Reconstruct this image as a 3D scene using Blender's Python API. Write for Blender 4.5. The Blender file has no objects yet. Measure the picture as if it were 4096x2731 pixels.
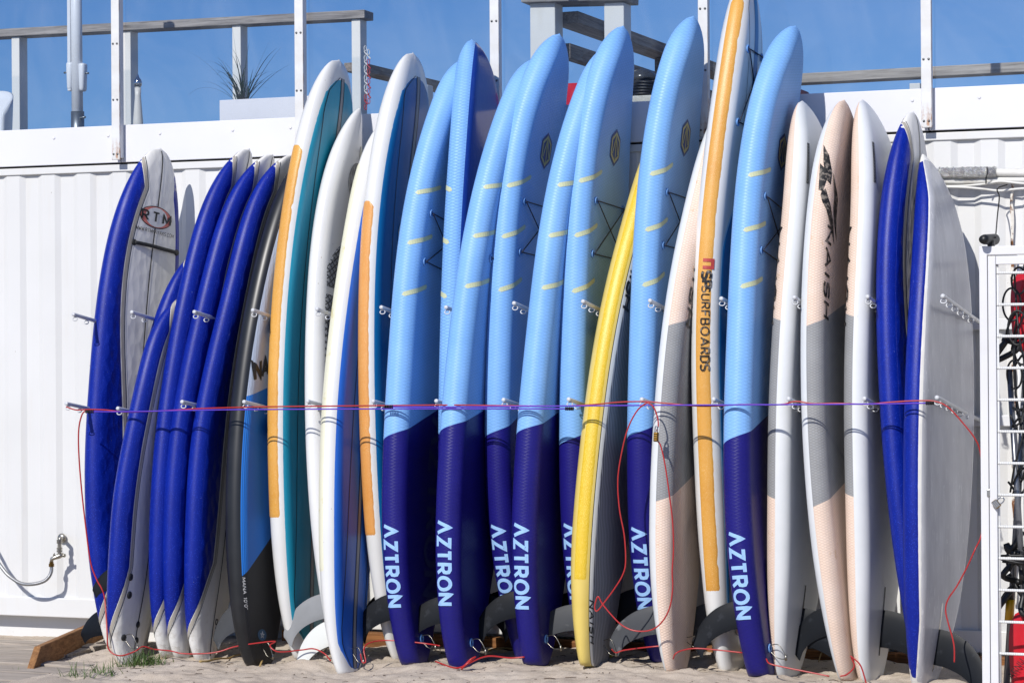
import bpy, bmesh, math, random
import numpy as np
from mathutils import Vector, Matrix, noise

random.seed(7)
SC = bpy.context.scene
COL = SC.collection

# ---------------------------------------------------------------- camera
FPX, TH, PI_, RO = 9291.95, 0.35579, 0.00342, -0.00696      # focal length (photo px), yaw, pitch, roll
CAM = np.array([4.10503, -11.70422, 1.63475])
IW, IH = 4096.0, 2731.0
FW = np.array([-math.sin(TH)*math.cos(PI_), math.cos(TH)*math.cos(PI_), math.sin(PI_)])
_r = np.array([math.cos(TH), math.sin(TH), 0.0]); _u = np.cross(_r, FW)
RT = _r*math.cos(RO)+_u*math.sin(RO); UP = -_r*math.sin(RO)+_u*math.cos(RO)
cam = bpy.data.cameras.new('camera'); camo = bpy.data.objects.new('camera', cam); COL.objects.link(camo)
cam.sensor_width = 36.0; cam.lens = FPX/IW*36.0; cam.clip_end = 2000; cam.clip_start = 0.1
camo.matrix_world = Matrix(((RT[0], UP[0], -FW[0], CAM[0]), (RT[1], UP[1], -FW[1], CAM[1]), (RT[2], UP[2], -FW[2], CAM[2]), (0, 0, 0, 1)))
SC.camera = camo

# ---------------------------------------------------------------- sky, sun, exposure
SUN_AZ, SUN_EL = math.radians(8.0), math.radians(36.0)      # left of the wall's normal / above the horizon
TOSUN = Vector((-math.sin(SUN_AZ)*math.cos(SUN_EL), -math.cos(SUN_AZ)*math.cos(SUN_EL), math.sin(SUN_EL)))
sun = bpy.data.lights.new('sun', 'SUN'); suno = bpy.data.objects.new('sun', sun); COL.objects.link(suno)
sun.energy = 4.0; sun.angle = math.radians(0.53); sun.color = (1.0, 0.965, 0.91)
suno.rotation_euler = TOSUN.to_track_quat('Z', 'Y').to_euler(); suno.location = (-8, -10, 12)
world = bpy.data.worlds.new('World'); SC.world = world; world.use_nodes = True
wn, wl = world.node_tree.nodes, world.node_tree.links
wn.clear()
w_out = wn.new('ShaderNodeOutputWorld'); w_bg = wn.new('ShaderNodeBackground'); w_sky = wn.new('ShaderNodeTexSky')
w_sky.sky_type = 'NISHITA'; w_sky.sun_disc = False
w_sky.sun_elevation = SUN_EL; w_sky.sun_rotation = math.atan2(TOSUN.x, TOSUN.y)
w_sky.air_density = 1.0; w_sky.dust_density = 0.3; w_sky.ozone_density = 2.5; w_sky.altitude = 50
w_tc = wn.new('ShaderNodeTexCoord'); w_sep = wn.new('ShaderNodeSeparateXYZ'); w_comb = wn.new('ShaderNodeCombineXYZ')
w_ma = wn.new('ShaderNodeMath'); w_ma.operation = 'MULTIPLY_ADD'; w_ma.inputs[1].default_value = 0.95; w_ma.inputs[2].default_value = 0.05
w_nz = wn.new('ShaderNodeTexNoise'); w_nz.inputs['Scale'].default_value = 2.2; w_nz.inputs['Detail'].default_value = 7; w_nz.inputs['Roughness'].default_value = 0.62
w_mp = wn.new('ShaderNodeMapping'); w_mp.inputs['Scale'].default_value = (1.0, 1.0, 4.5)
w_rp = wn.new('ShaderNodeValToRGB'); w_rp.color_ramp.elements[0].position = 0.48; w_rp.color_ramp.elements[1].position = 0.85
w_rp.color_ramp.elements[0].color = (0, 0, 0, 1); w_rp.color_ramp.elements[1].color = (0.20, 0.20, 0.20, 1)
w_mx = wn.new('ShaderNodeMix'); w_mx.data_type = 'RGBA'; w_mx.inputs[7].default_value = (9.0, 10.0, 12.0, 1)
w_hs = wn.new('ShaderNodeHueSaturation'); w_hs.inputs['Saturation'].default_value = 1.3
wl.new(w_tc.outputs['Generated'], w_sep.inputs[0]); wl.new(w_sep.outputs[0], w_comb.inputs[0]); wl.new(w_sep.outputs[1], w_comb.inputs[1])
wl.new(w_sep.outputs[2], w_ma.inputs[0]); wl.new(w_ma.outputs[0], w_comb.inputs[2]); wl.new(w_comb.outputs[0], w_sky.inputs[0])
wl.new(w_tc.outputs['Generated'], w_mp.inputs[0]); wl.new(w_mp.outputs[0], w_nz.inputs['Vector']); wl.new(w_nz.outputs[0], w_rp.inputs[0])
wl.new(w_sky.outputs[0], w_hs.inputs['Color']); w_gn = wn.new('ShaderNodeMix'); w_gn.data_type = 'RGBA'; w_gn.blend_type = 'MULTIPLY'; w_gn.inputs[0].default_value = 1.0; w_gn.inputs[7].default_value = (1.06, 1.10, 1.42, 1); wl.new(w_hs.outputs[0], w_gn.inputs[6]); wl.new(w_gn.outputs[2], w_mx.inputs[6]); wl.new(w_rp.outputs[0], w_mx.inputs[0])
wl.new(w_mx.outputs[2], w_bg.inputs[0]); wl.new(w_bg.outputs[0], w_out.inputs[0])
w_bg.inputs[1].default_value = 0.065
SC.cycles.max_bounces = 5; SC.cycles.diffuse_bounces = 2; SC.cycles.glossy_bounces = 3; SC.cycles.transparent_max_bounces = 12
vs = SC.view_settings; vs.view_transform = 'Standard'; vs.look = 'None'; vs.exposure = 0.06; vs.gamma = 1.0; vs.use_curve_mapping = False

# ---------------------------------------------------------------- geometry helpers
def ray(x, y):
    return FW + RT*(x-IW/2)/FPX + UP*(IH/2-y)/FPX
def atY(x, y, Y):
    d = ray(x, y); return CAM + d*((Y-CAM[1])/d[1])
def atZ(x, y, Z):
    d = ray(x, y); return CAM + d*((Z-CAM[2])/d[2])
def proj(P):
    d = np.asarray(P)-CAM; z = d@FW
    return IW/2+FPX*(d@RT)/z, IH/2-FPX*(d@UP)/z
def lin(c):
    if isinstance(c, str):
        c = tuple(int(c[i:i+2], 16)/255 for i in (0, 2, 4))
    return tuple(((v/12.92) if v <= .04045 else ((v+.055)/1.055)**2.4) for v in c)+(1.0,)

def tag(o, label=None, cat=None, group=None, kind=None):
    if label: o['label'] = label
    if cat: o['category'] = cat
    if group: o['group'] = group
    if kind: o['kind'] = kind
    return o
def thing(name, label, cat, loc=(0, 0, 0), group=None):
    o = bpy.data.objects.new(name, None); COL.objects.link(o); o.location = [float(v) for v in loc]
    o.empty_display_size = .1
    return tag(o, label, cat, group)
def rootloc(o):
    v = np.zeros(3)
    while o is not None:
        v += np.array(o.location); o = o.parent
    return v
def part(name, vf, mat, parent=None, smooth=False, uv=None, loc=None, mats=None, fmat=None):
    """one mesh object from world-space verts/faces; under a parent it is stored relative to it"""
    verts, faces = vf
    off = rootloc(parent) if parent is not None else (np.array(loc, float) if loc is not None else np.zeros(3))
    me = bpy.data.meshes.new(name)
    me.from_pydata([tuple(float(q) for q in (np.asarray(v)-off)) for v in verts], [], [tuple(int(i) for i in f) for f in faces])
    if uv is not None:
        lay = me.uv_layers.new(name='UVMap')
        flat = []
        for p in me.polygons:
            for vi in p.vertices: flat += list(uv[vi])
        lay.data.foreach_set('uv', flat)
    for m in (mats or [mat]): me.materials.append(m)
    if fmat is not None: me.polygons.foreach_set('material_index', fmat)
    if smooth: me.polygons.foreach_set('use_smooth', [True]*len(me.polygons))
    o = bpy.data.objects.new(name, me); COL.objects.link(o)
    if parent is not None: o.parent = parent
    elif loc is not None: o.location = [float(v) for v in loc]
    return o
def join(*vfs):
    V, F = [], []
    for v, f in vfs:
        b = len(V); V += [tuple(q) for q in v]; F += [tuple(i+b for i in g) for g in f]
    return V, F
def box(x0, x1, y0, y1, z0, z1):
    V = [(x0, y0, z0), (x1, y0, z0), (x1, y1, z0), (x0, y1, z0), (x0, y0, z1), (x1, y0, z1), (x1, y1, z1), (x0, y1, z1)]
    return V, [(0, 3, 2, 1), (4, 5, 6, 7), (0, 1, 5, 4), (1, 2, 6, 5), (2, 3, 7, 6), (3, 0, 4, 7)]
def bbox(x0, x1, y0, y1, z0, z1, b=.004, seg=2):
    """bevelled box"""
    bm = bmesh.new(); V, F = box(x0, x1, y0, y1, z0, z1)
    vs_ = [bm.verts.new(v) for v in V]
    for f in F: bm.faces.new([vs_[i] for i in f])
    bmesh.ops.bevel(bm, geom=bm.edges[:], offset=b, segments=seg, affect='EDGES', profile=.5)
    bm.verts.index_update()
    out = [tuple(v.co) for v in bm.verts], [tuple(v.index for v in f.verts) for f in bm.faces]
    bm.free(); return out
def beam(a, b, w, h, up=(0, 0, 1), bev=.004):
    """bevelled bar from a to b, w across, h along up"""
    a, b = Vector(a), Vector(b); d = (b-a); L = d.length; d.normalize()
    s = d.cross(Vector(up)).normalized(); u = s.cross(d)
    V, F = bbox(0, L, -w/2, w/2, -h/2, h/2, bev)
    return [tuple(a+d*x+s*y+u*z) for x, y, z in V], F
def catmull(pts, n=8):
    P = [np.array(p, float) for p in pts]; P = [2*P[0]-P[1]]+P+[2*P[-1]-P[-2]]; out = []
    for i in range(1, len(P)-2):
        for k in range(n):
            t = k/n; a, b, c, d = P[i-1:i+3]
            out.append(.5*((2*b)+(c-a)*t+(2*a-5*b+4*c-d)*t*t+(3*b-a-3*c+d)*t**3))
    out.append(P[-2]); return out
def tube(pts, r, n=8, cap=True, smooth=0):
    if smooth: pts = catmull(pts, smooth)
    P = [Vector([float(q) for q in p]) for p in pts]; V, F = [], []
    nrm = None
    for i, p in enumerate(P):
        t = (P[min(i+1, len(P)-1)]-P[max(i-1, 0)])
        t = t.normalized() if t.length > 1e-9 else Vector((0, 0, 1))
        if nrm is None:
            nrm = t.cross(Vector((0, 0, 1)));
            if nrm.length < .05: nrm = t.cross(Vector((1, 0, 0)))
        nrm = (nrm-t*nrm.dot(t)); nrm.normalize(); bn = t.cross(nrm)
        rr = r[i] if isinstance(r, (list, tuple)) else r
        for k in range(n):
            a = 2*math.pi*k/n; V.append(tuple(p+nrm*(rr*math.cos(a))+bn*(rr*math.sin(a))))
    m = len(P)
    for i in range(m-1):
        for k in range(n):
            F.append((i*n+k, i*n+(k+1) % n, (i+1)*n+(k+1) % n, (i+1)*n+k))
    if cap:
        F.append(tuple(range(n))[::-1]); F.append(tuple((m-1)*n+k for k in range(n)))
    return V, F
def ring(c, nrm, R, r, n=18, m=6, sx=1.0, axis=None):
    """closed ring (torus), optionally stretched along axis"""
    c, nrm = Vector([float(q) for q in c]), Vector([float(q) for q in nrm]).normalized()
    a = Vector([float(q) for q in axis]) if axis is not None else nrm.cross(Vector((0, 0, 1)))
    if a.length < .01: a = Vector((1, 0, 0))
    a = (a-nrm*a.dot(nrm)).normalized(); b = nrm.cross(a); V, F = [], []
    for i in range(n):
        t = 2*math.pi*i/n; d = a*(math.cos(t)*sx)+b*math.sin(t); e = (a*math.cos(t)+b*math.sin(t))
        for k in range(m):
            q = 2*math.pi*k/m; V.append(tuple(c+d*R+e*(r*math.cos(q))+nrm*(r*math.sin(q))))
    for i in range(n):
        for k in range(m):
            F.append((i*m+k, ((i+1) % n)*m+k, ((i+1) % n)*m+(k+1) % m, i*m+(k+1) % m))
    return V, F
def lathe(prof, c, axis=(0, 0, 1), n=20):
    """surface of revolution: prof = [(r, h)...] about axis through c"""
    ax = Vector(axis).normalized(); s = ax.cross(Vector((0.3, 1, 0.1))).normalized(); u = ax.cross(s); c = Vector([float(q) for q in c])
    V, F = [], []
    for r, h in prof:
        for k in range(n):
            a = 2*math.pi*k/n; V.append(tuple(c+ax*h+s*(r*math.cos(a))+u*(r*math.sin(a))))
    for i in range(len(prof)-1):
        for k in range(n):
            F.append((i*n+k, i*n+(k+1) % n, (i+1)*n+(k+1) % n, (i+1)*n+k))
    F.append(tuple(range(n))[::-1]); F.append(tuple((len(prof)-1)*n+k for k in range(n)))
    return V, F

# ---------------------------------------------------------------- materials
class NT:
    def __init__(s, name):
        s.m = bpy.data.materials.new(name); s.m.use_nodes = True
        s.t = s.m.node_tree; s.b = s.t.nodes['Principled BSDF']; s.L = s.t.links; s._tc = None
    def new(s, t, **kw):
        n = s.t.nodes.new(t)
        for k, v in kw.items(): setattr(n, k, v)
        return n
    def put(s, sock, v):
        if hasattr(v, 'is_linked') or hasattr(v, 'links'): s.L.new(v, sock)
        elif isinstance(v, tuple) and len(v) == 3 and sock.type == 'RGBA': sock.default_value = v+(1,)
        else: sock.default_value = v
    def tc(s, k='Object'):
        if s._tc is None: s._tc = s.new('ShaderNodeTexCoord')
        return s._tc.outputs[k]
    def uv(s):
        n = s.new('ShaderNodeSeparateXYZ'); s.L.new(s.tc('UV'), n.inputs[0]); return n.outputs[0], n.outputs[1]
    def xyz(s, k='Object'):
        n = s.new('ShaderNodeSeparateXYZ'); s.L.new(s.tc(k), n.inputs[0]); return n.outputs
    def math(s, op, a, b=0.0, c=None, clamp=False):
        n = s.new('ShaderNodeMath', operation=op, use_clamp=clamp); s.put(n.inputs[0], a)
        if b is not None: s.put(n.inputs[1], b)
        if c is not None: s.put(n.inputs[2], c)
        return n.outputs[0]
    def mix(s, f, a, b, blend='MIX'):
        n = s.new('ShaderNodeMix', data_type='RGBA', blend_type=blend); s.put(n.inputs[0], f); s.put(n.inputs[6], a); s.put(n.inputs[7], b); return n.outputs[2]
    def noise(s, scale, detail=4, rough=.55, vec=None, stretch=None, dist=0):
        n = s.new('ShaderNodeTexNoise'); n.inputs['Scale'].default_value = scale; n.inputs['Detail'].default_value = min(detail, 3 if rough < .7 else 4)
        n.inputs['Roughness'].default_value = rough; n.inputs['Distortion'].default_value = dist
        v = vec or s.tc('Object')
        if stretch:
            mp = s.new('ShaderNodeMapping'); mp.inputs['Scale'].default_value = stretch; s.L.new(v, mp.inputs[0]); v = mp.outputs[0]
        s.L.new(v, n.inputs['Vector']); return n.outputs[0]
    def voro(s, scale, feat='F1', vec=None, stretch=None, out=0):
        n = s.new('ShaderNodeTexVoronoi', feature=feat); n.inputs['Scale'].default_value = scale
        v = vec or s.tc('Object')
        if stretch:
            mp = s.new('ShaderNodeMapping'); mp.inputs['Scale'].default_value = stretch; s.L.new(v, mp.inputs[0]); v = mp.outputs[0]
        s.L.new(v, n.inputs['Vector']); return n.outputs[out]
    def ramp(s, f, p0, p1, c0=(0, 0, 0, 1), c1=(1, 1, 1, 1)):
        n = s.new('ShaderNodeValToRGB'); e = n.color_ramp.elements; e[0].position = p0; e[1].position = p1; e[0].color = c0; e[1].color = c1
        s.L.new(f, n.inputs[0]); return n.outputs[0]
    def bump(s, h, strength=.3, dist=.002, nrm=None):
        n = s.new('ShaderNodeBump'); n.inputs['Strength'].default_value = strength; n.inputs['Distance'].default_value = dist
        s.L.new(h, n.inputs['Height'])
        return n.outputs[0]
    def done(s, col, rough=.5, nrm=None, metal=0, spec=.5, coat=0, coat_rough=.1):
        s.put(s.b.inputs['Base Color'], col); s.put(s.b.inputs['Roughness'], rough); s.b.inputs['Metallic'].default_value = metal
        s.b.inputs['Specular IOR Level'].default_value = spec; s.b.inputs['Coat Weight'].default_value = coat; s.b.inputs['Coat Roughness'].default_value = coat_rough
        if nrm is not None: s.L.new(nrm, s.b.inputs['Normal'])
        return s.m
def mat(name, col, rough=.5, var=.12, vs_=6, bump=.15, bs=160, bd=.001, metal=0, spec=.5, dirt=None, damt=.5, dsc=5, dlo=.55, dhi=.75, coat=0, stretch=None):
    n = NT(name); c = lin(col)
    dark = tuple(v*(1-var) for v in c[:3])+(1,)
    k = n.mix(n.ramp(n.noise(vs_, 5, stretch=stretch), .3, .7), dark, c)
    if dirt:
        f = n.math('MULTIPLY', n.ramp(n.noise(dsc, 8, .65, stretch=stretch), dlo, dhi), damt); k = n.mix(f, k, lin(dirt))
    nr = n.bump(n.noise(bs, 3, stretch=stretch), bump, bd) if bump else None
    return n.done(k, rough, nr, metal, spec, coat)
def spots(n, k, col, scale=60, thr=.06, stretch=None):
    """fine specks"""
    f = n.math('LESS_THAN', n.voro(scale, stretch=stretch), thr); return n.mix(f, k, col)

# ---------------------------------------------------------------- board geometry (shape of every board, before any mesh is made)
class Board:
    M1, M2 = 8, 8                                   # segments of a rail quarter / of the flat
    def __init__(s, sil, tip, tail, W, T, Yt=None, Yn=-.22, yaw=0., out=(.48, 2.2, 1.7, .36, 2.0, 1.6), rail=.07, dome=.0,
                 tprof=(.9, .75), N=58, deg=6, ref=None):
        s.W, s.T, s.rail, s.dome, s.out, s.tprof = W, T, rail, dome, out, tprof
        if Yt is None: Yt = float(np.clip(atZ(tail[0], tail[1], .02)[1], -.80, -.52))
        pt, pn = atY(tail[0], tail[1], Yt), atY(tip[0], tip[1], Yn)
        zt, zn = pt[2], pn[2]; s.zt, s.Yt = zt, Yt
        S = .5*(1-np.cos(np.pi*np.linspace(0, 1, N))); S = .75*S+.25*np.linspace(0, 1, N); S[0] = 0; S[-1] = 1
        pts = sorted([tuple(tail)]+list(sil)+[tuple(tip)], key=lambda q: q[1])
        ry = np.array([q[1] for q in pts], float); rx = np.array([q[0] for q in pts], float)
        z = zt+(zn-zt)*S; Yc = Yt+(Yn-Yt)*S
        X = np.interp(S, [0, 1], [pt[0], pn[0]])
        f0 = np.array([-math.sin(yaw), -math.cos(yaw), 0.])
        tg0 = np.array([0., Yn-Yt, zn-zt]); tg0 /= np.linalg.norm(tg0)
        w = np.array([s.wf(q) for q in S]); t = np.array([s.tf(q) for q in S])
        for it in range(7):
            Xn = X.copy()
            for i in range(N):
                C = np.array([X[i], Yc[i], z[i]])
                f3 = f0-tg0*(f0@tg0); f3 /= np.linalg.norm(f3); n3 = np.cross(tg0, f3)
                p, q = s.sec(w[i], t[i]); O = p[:, None]*f3+q[:, None]*n3
                vd = C-CAM; rr = np.array([vd[1], -vd[0], 0]); rr /= np.linalg.norm(rr)
                P = C+O[np.argmin(O@rr)]
                px, py = proj(P); sx = np.interp(py, ry, rx)
                Xn[i] = X[i]+(sx-px)*((P-CAM)@FW)/FPX/max(.5, rr[0])
            X = Xn
        wt = np.ones(N); wt[S > .985] = .25; wt[S < .02] = .35
        s.X = np.polyval(np.polyfit(S, X, deg, w=wt), S)
        s.S, s.Y, s.Z, s.w, s.t, s.N = S, Yc, z, w, t, N
        C = np.stack([s.X, s.Y, s.Z], 1); s.C = C
        s.ls = np.concatenate([[0], np.cumsum(np.linalg.norm(np.diff(C, axis=0), axis=1))]); s.L = s.ls[-1]
        tg = np.gradient(C, s.ls, axis=0); tg /= np.linalg.norm(tg, axis=1)[:, None]; s.tg = tg
        G, A, PP, NN, rows, rsil, lsil = [], [], [], [], [], [], []
        for i in range(N):
            f3 = f0-tg[i]*(f0@tg[i]); f3 /= np.linalg.norm(f3); n3 = np.cross(tg[i], f3)
            p, q = s.sec(w[i], t[i]); O = p[:, None]*f3+q[:, None]*n3; g = C[i]+O
            d = np.concatenate([[0], np.cumsum(np.linalg.norm(np.diff(O, axis=0), axis=1))]); m = len(p)//2
            G.append(g); A.append(d-d[m]); PP.append(p); NN.append(n3)
            pr = np.array([proj(v) for v in g]); k = np.argmin(pr[:, 0]); rows.append(pr[k, 1]); rsil.append(pr[:, 0].max()); lsil.append(pr[k, 0])
        s.G, s.A, s.PP, s.n3, s.rows, s.rsil = np.array(G), np.array(A), np.array(PP), np.array(NN), np.array(rows), np.array(rsil)
        s.lsil = np.array(lsil); s.base = np.array([s.X[0], s.Y[0], s.Z[0]]); s.lref = s.l_row(ref) if ref else 0.
    def wf(s, q):
        sm, na, nb, tw, ta, tb = s.out
        if q > sm: f = max(0., 1-((q-sm)/(1-sm))**na)**(1/nb)
        else: f = tw+(1-tw)*max(0., 1-((sm-q)/sm)**ta)**(1/tb)
        return max(.006, .5*s.W*f)
    def tf(s, q):
        s0, te = s.tprof
        f = 1.
        if q > s0: f = math.sqrt(max(0, 1-((q-s0)/(1-s0))**2.2))
        if q < .25: f = min(f, te+(1-te)*(1-(1-q/.25)**2))
        return max(.012, s.T*f)
    def sec(s, w, t):
        e = min(s.rail, .96*w); h = t/2; P, Q = [], []
        for k in range(s.M1+1):
            a = .5*math.pi*k/s.M1; P.append(w-e+e*math.cos(a)); Q.append(h*math.sin(a))
        for k in range(1, s.M2):
            u = 1-2*k/s.M2; P.append((w-e)*u); Q.append(h*(1+s.dome*(1-u*u)*min(1., w/.15)))
        for k in range(s.M1+1):
            a = .5*math.pi*(1-k/s.M1); P.append(-(w-e)-e*math.cos(a)); Q.append(h*math.sin(a))
        P, Q = np.array(P), np.array(Q)
        return np.concatenate([P[::-1], P[1:]]), np.concatenate([-Q[::-1], Q[1:]])
    def l_row(s, row):
        return float(np.interp(-row, -s.rows, s.ls))
    def half(s, l):
        return float(np.interp(l, s.ls, s.A[:, -1]))
    def hw(s, l):
        return float(np.interp(l, s.ls, s.w))
    def bracket(s, l):
        i = int(np.clip(np.searchsorted(s.ls, l)-1, 0, s.N-2)); return i, (l-s.ls[i])/(s.ls[i+1]-s.ls[i])
    def _p(s, i, a):
        x = np.interp(a, s.A[i], np.arange(s.A.shape[1])); k = int(min(x, s.A.shape[1]-2)); f = x-k
        return s.G[i, k]*(1-f)+s.G[i, k+1]*f
    def raw(s, a, l):
        i, f = s.bracket(l); return s._p(i, a)*(1-f)+s._p(i+1, a)*f
    def normal(s, a, l, h=.006):
        d1 = s.raw(a+h, l)-s.raw(a-h, l); d2 = s.raw(a, min(l+.02, s.L))-s.raw(a, max(l-.02, 0))
        n = np.cross(d2, -d1); n /= (np.linalg.norm(n)+1e-12)
        i, f = s.bracket(l); c = s.C[i]*(1-f)+s.C[i+1]*f
        return n if n@(s.raw(a, l)-c) > 0 else -n
    def surf(s, a, l, off=.0015):
        return s.raw(a, l)+s.normal(a, l)*off
    def arc_p(s, l, p):
        """arc position of the point at width position p on the side that faces right"""
        i, f = s.bracket(l); m = s.A.shape[1]//2; o = []
        for j in (i, i+1):
            o.append(np.interp(-p, -s.PP[j, m:], s.A[j, m:]))
        return o[0]*(1-f)+o[1]*f
    def arc_px(s, l, dx):
        """arc on the right-hand side lying dx photo pixels right of the left outline"""
        i, f = s.bracket(l); pr = np.array([proj(v)[0] for v in s.G[i]]); k0 = int(np.argmin(pr)); kk = int(np.argmax(pr))
        return float(np.interp(pr[k0]+dx, pr[k0:kk+1], s.A[i, k0:kk+1]))
    def body(s):
        N, K = s.G.shape[:2]; V = [tuple(v) for g in s.G for v in g]
        UV = [(s.A[i, k], s.ls[i]-s.lref) for i in range(N) for k in range(K)]
        F = [(i*K+k, i*K+k+1, (i+1)*K+k+1, (i+1)*K+k) for i in range(N-1) for k in range(K-1)]
        for i, sg in ((0, 1), (N-1, -1)):
            c = len(V); V.append(tuple(s.G[i].mean(0)-s.tg[i]*(.006*sg))); UV.append((0, s.ls[i]-s.lref))
            for k in range(K-1):
                F.append((c, i*K+k+1, i*K+k) if sg > 0 else (c, i*K+k, i*K+k+1))
        return V, F, UV
    def patch(s, l0, l1, lo, hi, off=.0015, nl=60, na=10, coord='arc', skirt=True):
        lm = .5*(l0+l1); rg = abs(hi(lm)-lo(lm)); na = max(na, min(46, int(rg/.0075)))
        Ls = [min(max(l0+(l1-l0)*i/nl, .001), s.L-.001) for i in range(nl+1)]
        A2 = np.zeros((nl+1, na+1)); P3 = np.zeros((nl+1, na+1, 3)); CC = np.zeros((nl+1, 1, 3))
        for i, l in enumerate(Ls):
            a0, a1 = lo(l), hi(l)
            if coord == 'p': a0, a1 = s.arc_p(l, a0), s.arc_p(l, a1)
            A2[i] = a0+(a1-a0)*np.linspace(0, 1, na+1)
            if skirt: A2[i, 0] -= .0008; A2[i, -1] += .0008
            j, f = s.bracket(l); CC[i, 0] = s.C[j]*(1-f)+s.C[j+1]*f
            for c in range(3): P3[i, :, c] = np.interp(A2[i], s.A[j], s.G[j, :, c])*(1-f)+np.interp(A2[i], s.A[j+1], s.G[j+1, :, c])*f
        nn = np.cross(np.gradient(P3, axis=0), np.gradient(P3, axis=1)); nn /= (np.linalg.norm(nn, axis=2)[..., None]+1e-12)
        nn *= np.sign((nn*(P3-CC)).sum(2))[..., None]
        O = np.full((nl+1, na+1, 1), off)
        if skirt: O[0] = O[-1] = -.001; O[:, 0] = O[:, -1] = -.001
        V = [tuple(v) for v in (P3+nn*O).reshape(-1, 3)]; UV = [(A2[i, k], Ls[i]-s.lref) for i in range(nl+1) for k in range(na+1)]
        K = na+1
        F = [(i*K+k, i*K+k+1, (i+1)*K+k+1, (i+1)*K+k) for i in range(nl) for k in range(na)]
        return V, F, UV
    def wrap(s, polys, fn, off=.002):
        """2-D decal polygons [(verts, faces)] laid on the board through fn(u, v) -> (arc, l)"""
        V, F = [], []
        for n, (v, f) in enumerate(polys):
            b = len(V)
            for u, w in v:
                a, l = fn(u, w); V.append(tuple(s.surf(a, l, off+.0004*n)))
            F += [tuple(i+b for i in g) for g in f]
        return V, F

# ---------------------------------------------------------------- flat lettering made of strokes
GL = {'A': (.8, [[(0, 0), (.4, 1), (.8, 0)], [(.14, .33), (.66, .33)]]), '^': (.8, [[(0, 0), (.4, 1), (.8, 0)]]),
      'Z': (.62, [[(0, 1), (.62, 1), (0, 0), (.62, 0)]]), 'T': (.62, [[(0, 1), (.62, 1)], [(.31, 1), (.31, 0)]]),
      'R': (.6, [[(0, 0), (0, 1), (.38, 1), (.55, .9), (.58, .74), (.55, .58), (.38, .48), (0, .48)], [(.3, .48), (.6, 0)]]),
      'O': (.86, [[(.43+.43*math.cos(a*math.pi/9), .5+.5*math.sin(a*math.pi/9)) for a in range(19)]]),
      'N': (.68, [[(0, 0), (0, 1), (.68, 0), (.68, 1)]]), 'I': (.12, [[(.06, 0), (.06, 1)]]),
      'S': (.6, [[(.6, .88), (.45, 1), (.15, 1), (0, .86), (0, .64), (.15, .53), (.45, .47), (.6, .36), (.6, .14), (.45, 0), (.15, 0), (0, .12)]]),
      'H': (.62, [[(0, 0), (0, 1)], [(.62, 0), (.62, 1)], [(0, .5), (.62, .5)]]),
      'M': (.8, [[(0, 0), (0, 1), (.4, .2), (.8, 1), (.8, 0)]]), 'W': (.9, [[(0, 1), (.22, 0), (.45, .8), (.68, 0), (.9, 1)]]),
      'K': (.6, [[(0, 0), (0, 1)], [(.6, 1), (0, .42)], [(.2, .6), (.6, 0)]]), 'Y': (.64, [[(0, 1), (.32, .5), (.64, 1)], [(.32, .5), (.32, 0)]]),
      'C': (.6, [[(.6, .85), (.42, 1), (.15, .97), (0, .75), (0, .25), (.15, .03), (.42, 0), (.6, .15)]]),
      'U': (.6, [[(0, 1), (0, .15), (.14, 0), (.46, 0), (.6, .15), (.6, 1)]]), 'F': (.55, [[(0, 0), (0, 1), (.55, 1)], [(0, .52), (.45, .52)]]),
      'B': (.6, [[(0, 0), (0, 1), (.45, 1), (.56, .88), (.56, .65), (.45, .53), (0, .53)], [(.45, .53), (.6, .4), (.6, .14), (.46, 0), (0, 0)]]),
      'D': (.62, [[(0, 0), (0, 1), (.4, 1), (.62, .8), (.62, .2), (.4, 0), (0, 0)]]),
      'P': (.58, [[(0, 0), (0, 1), (.42, 1), (.58, .86), (.58, .6), (.42, .46), (0, .46)]]),
      'n': (.6, [[(0, 0), (0, 1), (.6, 1), (.6, 0)]]), '1': (.3, [[(0, .8), (.2, 1), (.2, 0)]]), '0': (.58, [[(.29+.29*math.cos(a*math.pi/7), .5+.5*math.sin(a*math.pi/7)) for a in range(15)]]),
      '9': (.56, [[(.54, .72), (.46, .94), (.26, 1), (.06, .9), (0, .7), (.08, .5), (.28, .44), (.48, .54), (.54, .72), (.52, .4), (.4, .12), (.15, 0)]]),
      "'": (.1, [[(.05, 1), (.05, .75)]]), '"': (.26, [[(.05, 1), (.05, .75)], [(.2, 1), (.2, .75)]]), '.': (.12, [[(.06, 0), (.06, .12)]]),
      'L': (.5, [[(0, 1), (0, 0), (.5, 0)]]), '8': (.5, [[(.25, .53), (.05, .65), (.05, .9), (.25, 1), (.45, .9), (.45, .65), (.25, .53), (.02, .4), (.02, .12), (.25, 0), (.48, .12), (.48, .4), (.25, .53)]]),
      ' ': (.4, [])}
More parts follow.
